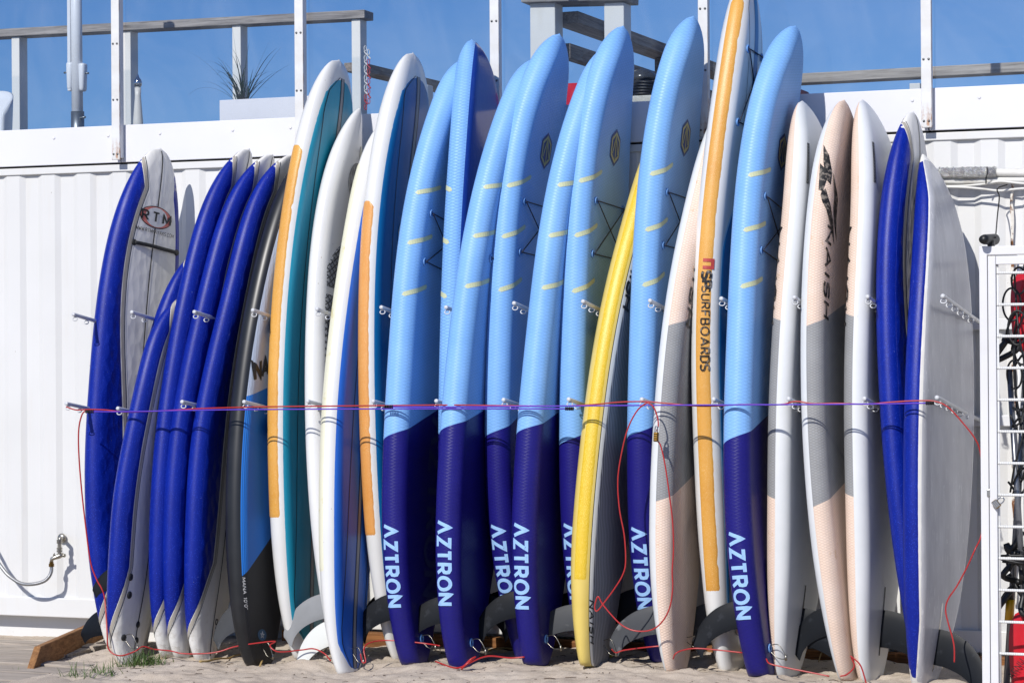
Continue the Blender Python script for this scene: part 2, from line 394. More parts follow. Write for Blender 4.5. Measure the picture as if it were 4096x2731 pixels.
def strip(pl, th, step=.2):
    """polyline -> mitred strip of quads (2-D)"""
    Q = []
    for a, b in zip(pl[:-1], pl[1:]):
        n = max(1, int(math.hypot(b[0]-a[0], b[1]-a[1])/step))
        Q += [(a[0]+(b[0]-a[0])*k/n, a[1]+(b[1]-a[1])*k/n) for k in range(n)]
    Q.append(pl[-1]); closed = math.hypot(pl[0][0]-pl[-1][0], pl[0][1]-pl[-1][1]) < 1e-6 and len(pl) > 4
    V, F = [], []
    for i, q in enumerate(Q):
        a = Q[i-1] if i else (Q[-2] if closed else None); b = Q[i+1] if i < len(Q)-1 else (Q[1] if closed else None)
        d1 = np.array([q[0]-a[0], q[1]-a[1]]) if a is not None else None; d2 = np.array([b[0]-q[0], b[1]-q[1]]) if b is not None else None
        d1 = d2 if d1 is None else d1; d2 = d1 if d2 is None else d2
        d1 = d1/(np.linalg.norm(d1)+1e-9); d2 = d2/(np.linalg.norm(d2)+1e-9)
        n1, n2 = np.array([-d1[1], d1[0]]), np.array([-d2[1], d2[0]]); m = n1+n2; m = m/(np.linalg.norm(m)+1e-9)
        k = th/2/max(.55, m@n1)
        V += [(q[0]+m[0]*k, q[1]+m[1]*k), (q[0]-m[0]*k, q[1]-m[1]*k)]
    F = [(2*i, 2*i+1, 2*i+3, 2*i+2) for i in range(len(Q)-1)]
    return V, F
def text2d(txt, size, th, gap=.2, slant=0., step=.2, wide=1.0):
    x = 0; out = []
    for ch in txt:
        w, ls = GL[ch]
        for pl in ls:
            v, f = strip([(px*wide, py) for px, py in pl], th, step); out.append(([((x+a+slant*b)*size, b*size) for a, b in v], f))
        x += w*wide+gap
    return out, (x-gap)*size
def disc2d(a, b, n=28, m=4, r0=0.):
    V, F = [], []
    for i in range(m+1):
        r = r0+(1-r0)*i/m
        V += [(a*r*math.cos(2*math.pi*k/n), b*r*math.sin(2*math.pi*k/n)) for k in range(n)]
    for i in range(m):
        for k in range(n): F.append((i*n+k, i*n+(k+1) % n, (i+1)*n+(k+1) % n, (i+1)*n+k))
    return V, F
def capsule2d(x0, y0, x1, y1, th, n=12):
    d = np.array([x1-x0, y1-y0]); L = np.linalg.norm(d); d /= L; m = np.array([-d[1], d[0]]); V = []
    for i in range(n+1):
        u = L*i/n; h = th/2
        e = min(u, L-u)
        if e < h: h = math.sqrt(max(0., h*h-(h-e)**2))
        c = np.array([x0, y0])+d*u
        V += [tuple(c+m*h), tuple(c-m*h)]
    return V, [(2*i, 2*i+1, 2*i+3, 2*i+2) for i in range(n)]
def poly2d(pts, n=10):
    """polygon, horizontally sliced into quads (convex in v)"""
    ys = [p[1] for p in pts]; y0, y1 = min(ys), max(ys); V = []
    for i in range(n+1):
        y = min(max(y0+(y1-y0)*i/n, y0+1e-6), y1-1e-6); xs = []
        for a, b in zip(pts, pts[1:]+pts[:1]):
            if (a[1]-y)*(b[1]-y) <= 0 and a[1] != b[1]: xs.append(a[0]+(b[0]-a[0])*(y-a[1])/(b[1]-a[1]))
        V += [(min(xs)+(max(xs)-min(xs))*j/6, y) for j in range(7)]
    return V, [(7*i+j, 7*i+j+1, 7*i+j+8, 7*i+j+7) for i in range(n) for j in range(6)]

AZ = dict(W=.77, T=.138, rail=.069, out=(.50, 2.5, 1.9, .20, 2.1, 1.45), tprof=(.93, .8), Yn=-.30)
SOFT = dict(W=.62, T=.115, rail=.075, dome=.12, out=(.48, 2.6, 2.1, .16, 2.0, 1.7), tprof=(.80, .55))
LONG = dict(W=.68, T=.125, rail=.075, dome=.12, out=(.50, 3.0, 2.4, .30, 2.0, 1.6), tprof=(.85, .5))
NAI = dict(W=.72, T=.118, rail=.062, dome=.05, out=(.50, 2.4, 1.9, .30, 2.0, 1.55), tprof=(.85, .5))
def B(base, **kw):
    d = dict(base); d.update(kw); return Board(**d)
BD = {}
BD['B1'] = B(SOFT, W=.60, T=.125, yaw=.28, tip=(648, 596), tail=(432, 2592), Yt=-.60, Yn=-.24, sil=[(590, 612), (556, 650), (505, 733), (484, 793), (442, 901), (407, 1065), (383, 1224), (372, 1331), (362, 1447), (354, 1540), (346, 1681), (340, 1821), (339, 1985), (345, 2130), (360, 2255), (374, 2367), (390, 2456), (411, 2545)])
BD['B2b'] = B(SOFT, W=.56, tip=(770, 1010), tail=(520, 2610), Yt=-.66, Yn=-.38, sil=[(730, 1053), (720, 1065), (673, 1135), (641, 1200), (617, 1275), (590, 1355), (568, 1440), (540, 1560), (522, 1657), (505, 1750), (488, 1850), (470, 1965), (456, 2080), (448, 2260), (450, 2380), (462, 2500)])
BD['B2'] = B(SOFT, W=.56, tip=(735, 1180), tail=(528, 2664), Yt=-.90, Yn=-.56, sil=[(692, 1210), (655, 1243), (613, 1299), (587, 1355), (568, 1430), (538, 1540), (519, 1610), (510, 1657), (493, 1737), (475, 1844), (456, 1961), (442, 2070), (435, 2148), (429, 2260), (428, 2372), (430, 2475), (437, 2550), (450, 2615)])
BD['B3'] = B(SOFT, tip=(990, 598), tail=(655, 2628), Yn=-.26, sil=[(931, 622), (889, 669), (849, 730), (804, 826), (767, 934), (734, 1055), (711, 1177), (692, 1261), (673, 1355), (652, 1493), (636, 1596), (627, 1690), (613, 1821), (606, 1938), (598, 2050), (594, 2185), (596, 2302), (603, 2419), (613, 2512), (622, 2573)])
BD['B4'] = B(SOFT, tip=(1075, 620), tail=(712, 2636), Yn=-.26, sil=[(1029, 636), (996, 669), (954, 718), (912, 779), (875, 864), (842, 962), (811, 1083), (790, 1168), (767, 1261), (746, 1355), (723, 1447), (706, 1531), (697, 1601), (685, 1690), (673, 1788), (662, 1891), (655, 2008), (651, 2138), (651, 2279), (657, 2400), (666, 2489), (676, 2573)])
BD['B5'] = B(SOFT, tip=(1155, 622), tail=(806, 2648), Yn=-.26, sil=[(1090, 655), (1034, 724), (992, 803), (959, 887), (931, 981), (907, 1083), (884, 1191), (858, 1285), (837, 1355), (814, 1437), (795, 1522), (786, 1601), (774, 1690), (765, 1788), (751, 1914), (739, 2031), (738, 2138), (735, 2260), (738, 2372), (744, 2466), (751, 2550), (762, 2605)])
BD['B6'] = B(NAI, W=.70, T=.125, tip=(1215, 615), tail=(1035, 2664), Yn=-.26, ref=1585, sil=[(1150, 690), (1099, 793), (1071, 850), (1043, 934), (1020, 1027), (1001, 1121), (982, 1214), (963, 1322), (947, 1430), (933, 1493), (924, 1596), (914, 1704), (907, 1821), (903, 1961), (903, 2078), (905, 2138), (912, 2279), (921, 2395), (935, 2489), (952, 2583), (973, 2634)])
BD['B7'] = B(LONG, tip=(1348, 243), tail=(1195, 2632), Yn=-.28, Yt=-.55, sil=[(1299, 267), (1262, 318), (1229, 393), (1206, 468), (1182, 543), (1171, 603), (1154, 678), (1136, 770), (1124, 864), (1110, 962), (1100, 1074), (1091, 1168), (1085, 1252), (1080, 1355), (1077, 1430), (1072, 1540), (1070, 1681), (1074, 1821), (1076, 1961), (1084, 2138), (1096, 2260), (1110, 2372), (1126, 2466), (1150, 2559), (1166, 2618)])
BD['B8'] = B(LONG, W=.58, T=.11, tip=(1440, 435), tail=(1330, 2620), Yn=-.28, Yt=-.74, out=(.48, 2.2, 1.6, .2, 2.0, 1.5), sil=[(1411, 453), (1374, 500), (1337, 571), (1309, 645), (1290, 710), (1271, 770), (1257, 864), (1245, 957), (1236, 1074), (1229, 1168), (1223, 1285), (1221, 1430), (1220, 1493), (1222, 1634), (1225, 1774), (1231, 1914), (1241, 2045), (1252, 2148), (1267, 2279), (1281, 2372), (1300, 2490)])
BD['B9'] = B(LONG, W=.58, T=.125, tip=(1496, 510), tail=(1385, 2702), Yt=-.92, Yn=-.28, out=(.48, 2.3, 1.7, .34, 1.7, 1.5), sil=[(1461, 589), (1435, 664), (1414, 715), (1397, 784), (1381, 887), (1365, 990), (1351, 1097), (1334, 1191), (1320, 1285), (1309, 1401), (1299, 1493), (1292, 1587), (1286, 1704), (1281, 1821), (1277, 1961), (1279, 2095), (1281, 2232), (1286, 2349), (1295, 2442), (1309, 2536), (1323, 2606), (1334, 2653)])
BD['B10'] = B(LONG, tip=(1648, 215), tail=(1572, 2634), Yn=-.34, Yt=-.50, sil=[(1603, 238), (1571, 285), (1547, 346), (1524, 421), (1505, 496), (1489, 575), (1475, 655), (1466, 730), (1456, 831), (1446, 910), (1442, 1004), (1437, 1121), (1434, 1261), (1434, 1401), (1435, 1540), (1439, 1681), (1444, 1821), (1451, 1961), (1461, 2090), (1472, 2222), (1491, 2349), (1510, 2442), (1533, 2526), (1552, 2601)])
BD['A1'] = B(AZ, tip=(1830, 246), tail=(1620, 2656), ref=1762, Yt=-.78, Yn=-.30, sil=[(1790, 281), (1758, 337), (1730, 397), (1706, 458), (1683, 524), (1659, 608), (1641, 678), (1630, 715), (1617, 793), (1603, 887), (1587, 1004), (1575, 1121), (1566, 1238), (1556, 1355), (1545, 1493), (1538, 1610), (1533, 1751), (1529, 1868), (1527, 2008), (1529, 2080), (1533, 2185), (1540, 2302), (1549, 2395), (1563, 2489), (1577, 2559), (1594, 2629)])
BD['A2'] = B(AZ, W=.72, T=.12, rail=.06, tip=(1867, 163), tail=(1810, 2640), ref=1745, Yt=-.56, sil=[(1842, 201), (1830, 252), (1818, 327), (1811, 397), (1802, 491), (1795, 584), (1790, 678), (1781, 817), (1774, 934), (1769, 1051), (1765, 1168), (1761, 1285), (1757, 1401), (1755, 1530), (1752, 1700), (1752, 1900), (1755, 2100), (1762, 2300), (1775, 2480)])
BD['A3'] = B(AZ, tip=(2112, 243), tail=(1822, 2674), ref=1730, Yt=-.86, sil=[(2090, 262), (2052, 304), (2024, 351), (1996, 402), (1973, 468), (1945, 552), (1917, 641), (1895, 715), (1879, 770), (1861, 878), (1847, 962), (1835, 1041), (1821, 1121), (1809, 1205), (1797, 1308), (1783, 1440), (1767, 1564), (1759, 1727), (1751, 1821), (1746, 1938), (1743, 2091), (1743, 2208), (1746, 2325), (1751, 2395), (1758, 2466), (1772, 2559), (1786, 2629), (1795, 2657)])
BD['A4'] = B(AZ, tip=(2227, 139), tail=(2072, 2634), Yt=-.45, ref=1751, Yn=-.30, sil=[(2187, 159), (2154, 196), (2126, 243), (2098, 299), (2070, 365), (2048, 430), (2028, 505), (2010, 585), (1994, 678), (1980, 793), (1970, 910), (1963, 1027), (1954, 1168), (1947, 1285), (1941, 1430), (1938, 1634), (1938, 1727), (1940, 1844), (1945, 1961), (1953, 2060), (1963, 2162), (1977, 2269), (1996, 2386), (2022, 2494), (2041, 2559), (2057, 2610)])
BD['A5'] = B(AZ, tip=(2402, 190), tail=(2110, 2656), Yt=-.78, ref=1737, sil=[(2388, 206), (2360, 252), (2327, 299), (2299, 351), (2276, 411), (2252, 477), (2229, 556), (2210, 622), (2189, 710), (2175, 784), (2161, 887), (2145, 981), (2133, 1074), (2121, 1168), (2110, 1261), (2096, 1369), (2089, 1440), (2077, 1564), (2068, 1681), (2061, 1774), (2054, 1868), (2049, 1985), (2046, 2080), (2047, 2162), (2051, 2279), (2056, 2372), (2061, 2466), (2070, 2536), (2079, 2592), (2089, 2639)])
BD['A6'] = B(AZ, tip=(2479, 108), tail=(2345, 2650), Yt=-.46, ref=1783, Yn=-.32, sil=[(2444, 131), (2416, 164), (2393, 201), (2369, 252), (2346, 318), (2327, 383), (2313, 449), (2299, 524), (2285, 608), (2271, 712), (2259, 887), (2252, 1004), (2247, 1121), (2243, 1238), (2238, 1430), (2237, 1493), (2234, 1681), (2235, 1821), (2238, 1961), (2241, 2060), (2248, 2138), (2257, 2241), (2269, 2349), (2281, 2442), (2303, 2560)])
BD['Y'] = B(NAI, W=.70, T=.135, rail=.08, tip=(2600, 545), tail=(2345, 2664), Yt=-.78, Yn=-.26, out=(.48, 2.1, 1.5, .42, 1.9, 1.6), sil=[(2575, 612), (2552, 670), (2532, 730), (2514, 784), (2496, 850), (2477, 910), (2458, 971), (2440, 1037), (2423, 1107), (2409, 1177), (2395, 1252), (2379, 1345), (2364, 1427), (2346, 1531), (2332, 1624), (2323, 1727), (2311, 1821), (2302, 1914), (2294, 2031), (2289, 2100), (2284, 2208), (2284, 2349), (2288, 2442), (2295, 2512), (2304, 2592), (2316, 2643)])
BD['A7'] = B(AZ, tip=(2767, 68), tail=(2615, 2638), Yt=-.46, ref=1753, Yn=-.35, sil=[(2734, 84), (2701, 121), (2673, 168), (2650, 224), (2631, 281), (2613, 346), (2599, 411), (2585, 486), (2571, 571), (2559, 655), (2549, 725), (2540, 840), (2535, 957), (2528, 1074), (2523, 1214), (2514, 1430), (2512, 1470), (2509, 1610), (2506, 1751), (2507, 1868), (2511, 1985), (2513, 2070), (2519, 2162), (2526, 2279), (2540, 2395), (2552, 2442), (2580, 2583), (2596, 2624)])
BD['P1'] = B(NAI, tip=(2840, 470), tail=(2690, 2688), Yt=-.76, Yn=-.36, ref=1301, out=(.48, 2.1, 1.5, .30, 2.0, 1.6), sil=[(2811, 568), (2790, 627), (2766, 690), (2748, 756), (2734, 817), (2720, 887), (2706, 957), (2690, 1037), (2676, 1107), (2664, 1177), (2652, 1252), (2641, 1355), (2630, 1450), (2620, 1587), (2612, 1681), (2606, 1774), (2602, 1868), (2598, 1985), (2596, 2080), (2597, 2138), (2599, 2232), (2606, 2349), (2615, 2442), (2627, 2536), (2638, 2606), (2650, 2660)])
BD['N'] = B(LONG, W=.74, T=.14, rail=.075, tip=(3010, -120), tail=(2905, 2676), Yt=-.48, Yn=-.32, out=(.5, 2.4, 1.7, .46, 2.0, 1.6), sil=[(2960, -90), (2935, -50), (2917, 0), (2898, 70), (2882, 164), (2865, 257), (2851, 351), (2839, 444), (2828, 538), (2814, 618), (2800, 715), (2790, 793), (2783, 910), (2777, 1027), (2772, 1168), (2767, 1308), (2765, 1430), (2766, 1493), (2768, 1634), (2771, 1727), (2776, 1868), (2781, 1985), (2787, 2080), (2793, 2138), (2802, 2232), (2814, 2349), (2828, 2466), (2842, 2559), (2854, 2629)])
BD['A8'] = B(AZ, tip=(3153, 108), tail=(3020, 2702), Yt=-.80, ref=1779, yaw=.02, sil=[(3122, 131), (3094, 165), (3066, 215), (3042, 265), (3020, 320), (3000, 378), (2982, 444), (2968, 514), (2959, 585), (2950, 655), (2942, 728), (2933, 840), (2926, 981), (2917, 1121), (2907, 1261), (2900, 1430), (2899, 1470), (2896, 1610), (2894, 1774), (2896, 1914), (2899, 2050), (2907, 2162), (2919, 2279), (2931, 2372), (2942, 2466), (2959, 2559), (2973, 2629), (2987, 2685)])
BD['P2'] = B(NAI, tip=(3190, 407), tail=(3120, 2712), Yn=-.30, ref=1285, yaw=.12, sil=[(3178, 416), (3167, 477), (3157, 538), (3146, 627), (3137, 715), (3127, 817), (3118, 934), (3111, 1051), (3101, 1168), (3094, 1261), (3084, 1390), (3080, 1447), (3075, 1564), (3071, 1704), (3068, 1868), (3067, 2050), (3068, 2185), (3070, 2325), (3072, 2466), (3075, 2583), (3085, 2653)])
BD['P3'] = B(NAI, tip=(3370, 403), tail=(3378, 2716), Yt=-.66, Yn=-.38, ref=1305, yaw=.12, sil=[(3342, 421), (3314, 463), (3291, 514), (3272, 571), (3256, 641), (3241, 715), (3234, 770), (3225, 864), (3216, 981), (3209, 1097), (3204, 1214), (3202, 1355), (3202, 1470), (3206, 1610), (3212, 1751), (3220, 1891), (3231, 2025), (3239, 2115), (3253, 2232), (3272, 2349), (3295, 2466), (3319, 2583), (3347, 2704)])
BD['P4'] = B(NAI, tip=(3436, 403), tail=(3455, 2726), Yn=-.30, ref=1270, yaw=.11, sil=[(3426, 407), (3417, 458), (3412, 538), (3407, 631), (3404, 715), (3399, 840), (3396, 1004), (3391, 1121), (3384, 1238), (3379, 1355), (3376, 1493), (3374, 1634), (3376, 1774), (3379, 1914), (3383, 2070), (3386, 2232), (3393, 2372), (3400, 2512), (3410, 2606), (3421, 2672)])
BD['R1'] = B(SOFT, tip=(3651, 451), tail=(3665, 2700), Yt=-.70, Yn=-.34, yaw=.16, sil=[(3616, 470), (3595, 514), (3576, 561), (3557, 622), (3539, 707), (3524, 793), (3515, 887), (3509, 981), (3506, 1097), (3507, 1214), (3510, 1380), (3513, 1470), (3520, 1587), (3529, 1727), (3538, 1844), (3548, 1961), (3558, 2050), (3564, 2115), (3576, 2199), (3592, 2302), (3609, 2386), (3620, 2489), (3632, 2583)])
BD['R2'] = B(SOFT, W=.76, T=.105, tip=(3693, 620), tail=(3675, 2762), Yt=-.74, Yn=-.40, yaw=.17, dome=.0, rail=.05, out=(.48, 2.1, 1.5, .16, 2.0, 1.6), sil=[(3683, 631), (3674, 664), (3668, 715), (3662, 817), (3655, 934), (3648, 1051), (3639, 1168), (3632, 1285), (3624, 1420), (3618, 1610), (3616, 1751), (3613, 1891), (3611, 2070), (3612, 2279), (3618, 2419), (3625, 2559), (3632, 2676), (3640, 2735)])

# ================================================================ the setting
# ---- sand
TAILS = [(b.base[0], b.base[1], b.base[2]) for b in BD.values()]
_T = np.array(TAILS)
def sand_base(X, Y):
    d2 = (_T[:, 0]-X)**2+(_T[:, 1]-Y)**2; w = 1/(d2+.04)**2
    z0 = .012*X-.004 if X > -2.2 else -.03
    z0 = min(max(z0, -.04), .05)
    W0 = .9
    return (float(w@_T[:, 2])+W0*z0)/(w.sum()+W0)+.012
def sand_h(X, Y):
    z = sand_base(X, Y) if -4.5 < X < 3.6 and -2.6 < Y < .6 else (.03 if X > 0 else -.03)
    a = noise.fractal(Vector((X*2.1, Y*2.6, 0)), 1.0, 2.0, 4)*.020 + noise.fractal(Vector((X*8, Y*10, 3)), .9, 2.1, 4)*.016
    a += noise.fractal(Vector((X*30, Y*34, 7)), .8, 2.1, 2)*.0035
    z += a
    # a drift banked up against the slanted timber, thinning out over the boardwalk
    if X < -2.1:
        k = min(1, (-2.1-X)/.35); z = z*(1-k)+(-.032+.5*a)*k
        z += .05*math.exp(-((X+2.30)/.20)**2-((Y+.62)/.32)**2)
    return z
def dense(a, b, n, lo, hi):
    m = list(np.linspace(a, b, n)); out = [lo, lo*.4+a*.6, a-6, a-2, a-.7, a-.2]; inn = [b+.2, b+.7, b+2, b+6, hi*.4+b*.6, hi]
    return [v for v in out if v < a]+m+[v for v in inn if v > b]
xs = dense(-3.6, 2.7, 360, -400, 400); ys = dense(-1.7, .12, 130, -300, 600)
SV, SF = [], []
for y in ys:
    for x in xs: SV.append((x, y, sand_h(x, y)))
nx = len(xs)
SF = [(j*nx+i, j*nx+i+1, (j+1)*nx+i+1, (j+1)*nx+i) for j in range(len(ys)-1) for i in range(nx-1)]
n = NT('sand')
k = n.mix(n.ramp(n.noise(3.0, 6, .6), .3, .7), lin('d2c3b0'), lin('e3d6c5'))
k = n.mix(n.ramp(n.noise(420, 2, .7), .45, .62), n.mix(.5, k, lin('7e6c5c')), k)
k = n.mix(n.math('MULTIPLY', n.ramp(n.noise(950, 1), .60, .72), .6), k, lin('e9e1d6'))
k = n.mix(n.math('LESS_THAN', n.voro(46), .07), k, lin('564b43'))
k = n.mix(n.math('LESS_THAN', n.voro(31, stretch=(1, 1.3, 1)), .035), k, lin('efe9df'))
M_SAND = n.done(k, .95, n.bump(n.noise(520, 3, .7), .6, .004, n.bump(n.noise(70, 4, .6), .5, .012)), spec=.15)
tag(part('sand_ground', (SV, SF), M_SAND, smooth=True), kind='structure')

# ---- common materials
def woodmat(name, c1, c2, axis='x', rough=.8, sc=1.0):
    st = {'x': (1.2, 22, 22), 'y': (22, 1.2, 22), 'z': (22, 22, 1.2)}[axis]; st = tuple(v*sc for v in st)
    n = NT(name)
    g = n.noise(2.2, 8, .65, stretch=st, dist=.6)
    k = n.mix(n.ramp(g, .32, .68), lin(c1), lin(c2))
    k = n.mix(n.math('MULTIPLY', n.ramp(n.noise(7, 5, stretch=st), .58, .72), .55), k, tuple(v*.35 for v in lin(c1)[:3])+(1,))
    return n.done(k, rough, n.bump(g, .5, .004), spec=.25)
M_WHITE = mat('white_painted_steel', 'dcdcde', .42, .05, 3, .1, 60, .001, dirt='b9b4aa', damt=.35, dsc=2.2, dlo=.6, dhi=.85)
n = NT('white_container_paint')
k = n.mix(n.ramp(n.noise(1.1, 6, .6), .3, .75), lin('d5d5d3'), lin('dededd'))
zz = n.xyz()[2]
k = n.mix(n.math('MULTIPLY', n.ramp(n.noise(2.0, 8, .7, stretch=(6, 6, .5)), .56, .85), .35), k, lin('cfc9bb'))
k = n.mix(n.math('MULTIPLY', n.ramp(n.noise(3.2, 7, .7), .68, .80), n.math('SUBTRACT', 1.0, n.math('MULTIPLY', zz, 1.6, clamp=True))), k, lin('b79d7e'))
k = n.mix(n.math('LESS_THAN', n.voro(9), .022), k, lin('8f8375'))
M_CONT = n.done(k, .48, n.bump(n.noise(5, 3), .25, .006, n.bump(n.noise(90, 3), .12, .001)), spec=.4)
n = NT('white_fascia')
k = n.mix(n.ramp(n.noise(1.4, 4), .3, .7), lin('dadade'), lin('e2e2e6'))
M_FASC = n.done(k, .38, n.bump(n.noise(2.2, 3), .15, .006), spec=.45)
n = NT('rusty_white_steel')
k = n.mix(n.ramp(n.noise(9, 4), .35, .65), lin('dedfdf'), lin('d2d1ce'))
gz = n.xyz('Generated')
low = n.math('SUBTRACT', 1.0, n.math('MULTIPLY', gz[2], 14.0, clamp=True))
low = n.math('ADD', low, n.math('MULTIPLY', n.math('GREATER_THAN', n.math('ABSOLUTE', n.math('SUBTRACT', gz[0], .5)), .47), .45))
rf = n.math('MULTIPLY', n.ramp(n.noise(38, 6, .7, stretch=(1, 1, .35)), .47, .60), low, clamp=True)
k = n.mix(rf, k, n.mix(n.noise(70), lin('6b3a1c'), lin('c98b4a')))
M_POST = n.done(k, .45, n.bump(n.noise(70, 3), .1, .001), spec=.4)
M_SCREW = mat('steel_screw', '77787a', .35, .3, 60, 0, metal=1)
M_GAPSHADE = mat('gap_shade_black', '1b1b1c', .9, .2, 5, 0)  # near-black colour that paints in the shade of gaps
M_RUST = mat('rusty_seam', '8a5a36', .9, .6, 18, .6, 60, .004, dirt='e5e0d6', damt=1, dsc=14, dlo=.42, dhi=.5)
M_WGREY = woodmat('weathered_grey_wood', '6e6a68', 'a09b97', 'x')
M_WGREYY = woodmat('weathered_grey_wood_back', '5d5550', '948b83', 'y')
M_WBROWN = woodmat('brown_treated_timber', '755132', 'a87b50', 'y')
M_WBROWNX = woodmat('brown_sill_timber', '5f3d22', '98683f', 'x')
M_PLANK = woodmat('sun_bleached_plank', '8d8378', 'b9ad9f', 'x', .85)
M_WWOOD = mat('white_painted_wood', 'd9d8d4', .55, .06, 3, .3, 40, .002, dirt='b8b2a6', damt=.5, dsc=4, stretch=(1, 1, .25))

# ---- shipping container
ct = thing('shipping_container', 'white corrugated shipping container standing behind the row of boards', 'container', (-.5, 1.2, .10))
PER, D0, D1 = .236, .024, .041
prof = []
x = -6.0
while x < 2.50:
    for dx, yy in ((0, D0), (.085, D0), (.118, D1), (.200, D1)): prof.append((x+dx, yy))
    x += PER
V, F = [], []
zs = [.20, .9, 1.6, 2.2, 2.672]
for z in zs:
    for px, py in prof: V.append((px, py, z))
m = len(prof)
F = [(j*m+i, j*m+i+1, (j+1)*m+i+1, (j+1)*m+i) for j in range(len(zs)-1) for i in range(m-1)]
part('corrugated_panel', (V, F), M_CONT, ct)
XR = prof[-1][0]
part('corner_post', bbox(XR+.002, XR+.20, .020, .25, .10, 2.70, .006), M_CONT, ct)
part('top_rail', bbox(-6, XR+.2, .014, .30, 2.672, 2.712, .004), M_CONT, ct)
part('bottom_rail', bbox(-6, XR, .016, .16, .10, .212, .006), M_CONT, ct)
part('base_beam', bbox(-6, XR+.2, .13, 2.3, -.2, .10, .01), M_CONT, ct)
part('roof', box(-6, XR+.2, .31, 2.5, 2.60, 2.66), M_CONT, ct)
part('end_wall', box(XR+.16, XR+.2, .252, 2.5, .10, 2.60), M_CONT, ct)
part('end_wall', box(-6.05, -6.005, .02, 2.5, .10, 2.66), M_CONT, ct)
sx = atY(4048, 900, .0)[0]
sv = [(sx+.004*math.sin(i*1.7)+random.uniform(-.003, .003), .012, .35+i*.05) for i in range(44)]
part('seam', tube(sv, [.007+.004*random.random() for _ in sv], 6), M_RUST, ct)
# a second container beyond the seam
c2 = thing('shipping_container', 'second white container, past the rusty seam behind the cage', 'container', (4.6, 1.2, .10))
part('side_panel', bbox(XR+.215, XR+6, .03, 2.5, .10, 2.66, .01), M_CONT, c2)
part('top_rail', bbox(XR+.215, XR+6, .014, .3, 2.665, 2.712, .004), M_CONT, c2)

# ---- parapet: fascia panels, posts, glass
PX0, PS = -2.65572, 1.1583
FZ0, FZ1 = 2.722, 2.935
pp = thing('parapet', 'white sheet parapet band along the edge of the terrace', 'parapet', (0, .03, FZ0))
for i in range(-3, 7):
    a, b = PX0+PS*(i-1)+.026, PX0+PS*i+.026
    o = part('fascia_panel', bbox(a+.003, b-.003, .0, .05, FZ0, FZ1, .003), M_FASC, pp)
    for fx in (.22, .62, .93):
        V, F = lathe([(.009, 0), (.008, .002), (.003, .004)], (a+fx*PS, -.0005, FZ0+.155), (0, -1, 0), 10)
        part('rivet', (V, F), M_FASC, o, True)
part('gap_shade_strip', box(-7, 5.2, .055, .16, FZ0-.005, FZ1-.02), M_GAPSHADE, pp)  # dark strip whose colour supplies the shade in the gap under the fascia
ordn = ['first', 'second', 'third', 'fourth', 'fifth', 'sixth', 'seventh', 'eighth', 'ninth', 'tenth', 'eleventh', 'twelfth', 'thirteenth', 'fourteenth']
pdesc = ['white rusty-footed glazing post nearest the parasol pole', 'white glazing post right of the grass planter', 'white glazing post right of the turned-around inflatable board',
         'white glazing post behind the tallest orange-taped board', 'white glazing post above the two rightmost blue boards']
for i in range(-2, 6):
    x0 = PX0+PS*i
    vis = 0 <= i <= 4
    o = thing('glazing_post', pdesc[i] if vis else (('white glazing post just beyond the left end of the view' if i == -1 else 'white glazing post far beyond the left end of the view') if i < 0 else 'white glazing post beyond the right end of the view'), 'post', (x0+.026, -.02, FZ0+.01), 'posts along the parapet')
    part('cover_strip', bbox(x0, x0+.052, -.058, -.046, 2.732, 4.6, .003), M_POST, o)
    part('upright', bbox(x0+.003, x0+.049, -.045, -.001, 2.745, 4.6, .003), M_WHITE, o)
    for z in (2.765, 3.075, 3.395, 3.72, 4.05):
        for dx in (.013, .039):
            part('screw', lathe([(.0062, 0), (.0058, .003), (.002, .0045)], (x0+dx, -.058, z), (0, -1, 0), 10), M_SCREW, o, True)
n = NT('clear_glass')
t_ = n.t.nodes; tr = n.new('ShaderNodeBsdfTransparent'); gl = n.new('ShaderNodeBsdfGlossy'); fr = n.new('ShaderNodeFresnel'); fr.inputs[0].default_value = 1.45
tr.inputs[0].default_value = (.93, .95, .965, 1); gl.inputs['Roughness'].default_value = .01
df = n.new('ShaderNodeBsdfDiffuse'); df.inputs[0].default_value = (.75, .78, .80, 1)
mx1 = n.new('ShaderNodeMixShader'); mx2 = n.new('ShaderNodeMixShader')
geo = n.new('ShaderNodeNewGeometry'); n.L.new(n.math('MULTIPLY', fr.outputs[0], n.math('SUBTRACT', 1.0, geo.outputs['Backfacing'])), mx1.inputs[0]); n.L.new(tr.outputs[0], mx1.inputs[1]); n.L.new(gl.outputs[0], mx1.inputs[2])
dust = n.math('ADD', n.math('MULTIPLY', n.ramp(n.noise(1.5, 9, .72, stretch=(1.0, 1, .8), dist=.8), .40, .80), .05), n.math('MULTIPLY', n.math('LESS_THAN', n.voro(30), .018), .6))
dust = n.math('ADD', dust, n.math('MULTIPLY', n.ramp(n.noise(14, 8, .8, stretch=(.9, 1, 3.4), dist=1.2), .63, .74), .05))
n.L.new(dust, mx2.inputs[0]); n.L.new(mx1.outputs[0], mx2.inputs[1]); n.L.new(df.outputs[0], mx2.inputs[2])
n.L.new(mx2.outputs[0], t_['Material Output'].inputs[0]); M_GLASS = n.m
gdesc = {0: 'glass pane at the left edge, in front of the parasol pole', 1: 'glass pane in front of the planter with spiky grass', 2: 'glass pane in front of the red and white chain',
         3: 'glass pane in front of the white box posts and grey beams', 4: 'smeared glass pane left of the last glazing post', 5: 'glass pane at the right edge above the foil-wrapped pipe'}
for i in range(-1, 6):
    a, b = PX0+PS*(i-1)+.053, PX0+PS*i-.001
    o = part('glass_pane', box(a, b, .010, .018, FZ1+.001, 4.5), M_GLASS, loc=((a+b)/2, .014, FZ1))
    tag(o, gdesc.get(i, 'glass pane of the windbreak outside the view'), 'glass pane', 'glass panes of the windbreak')

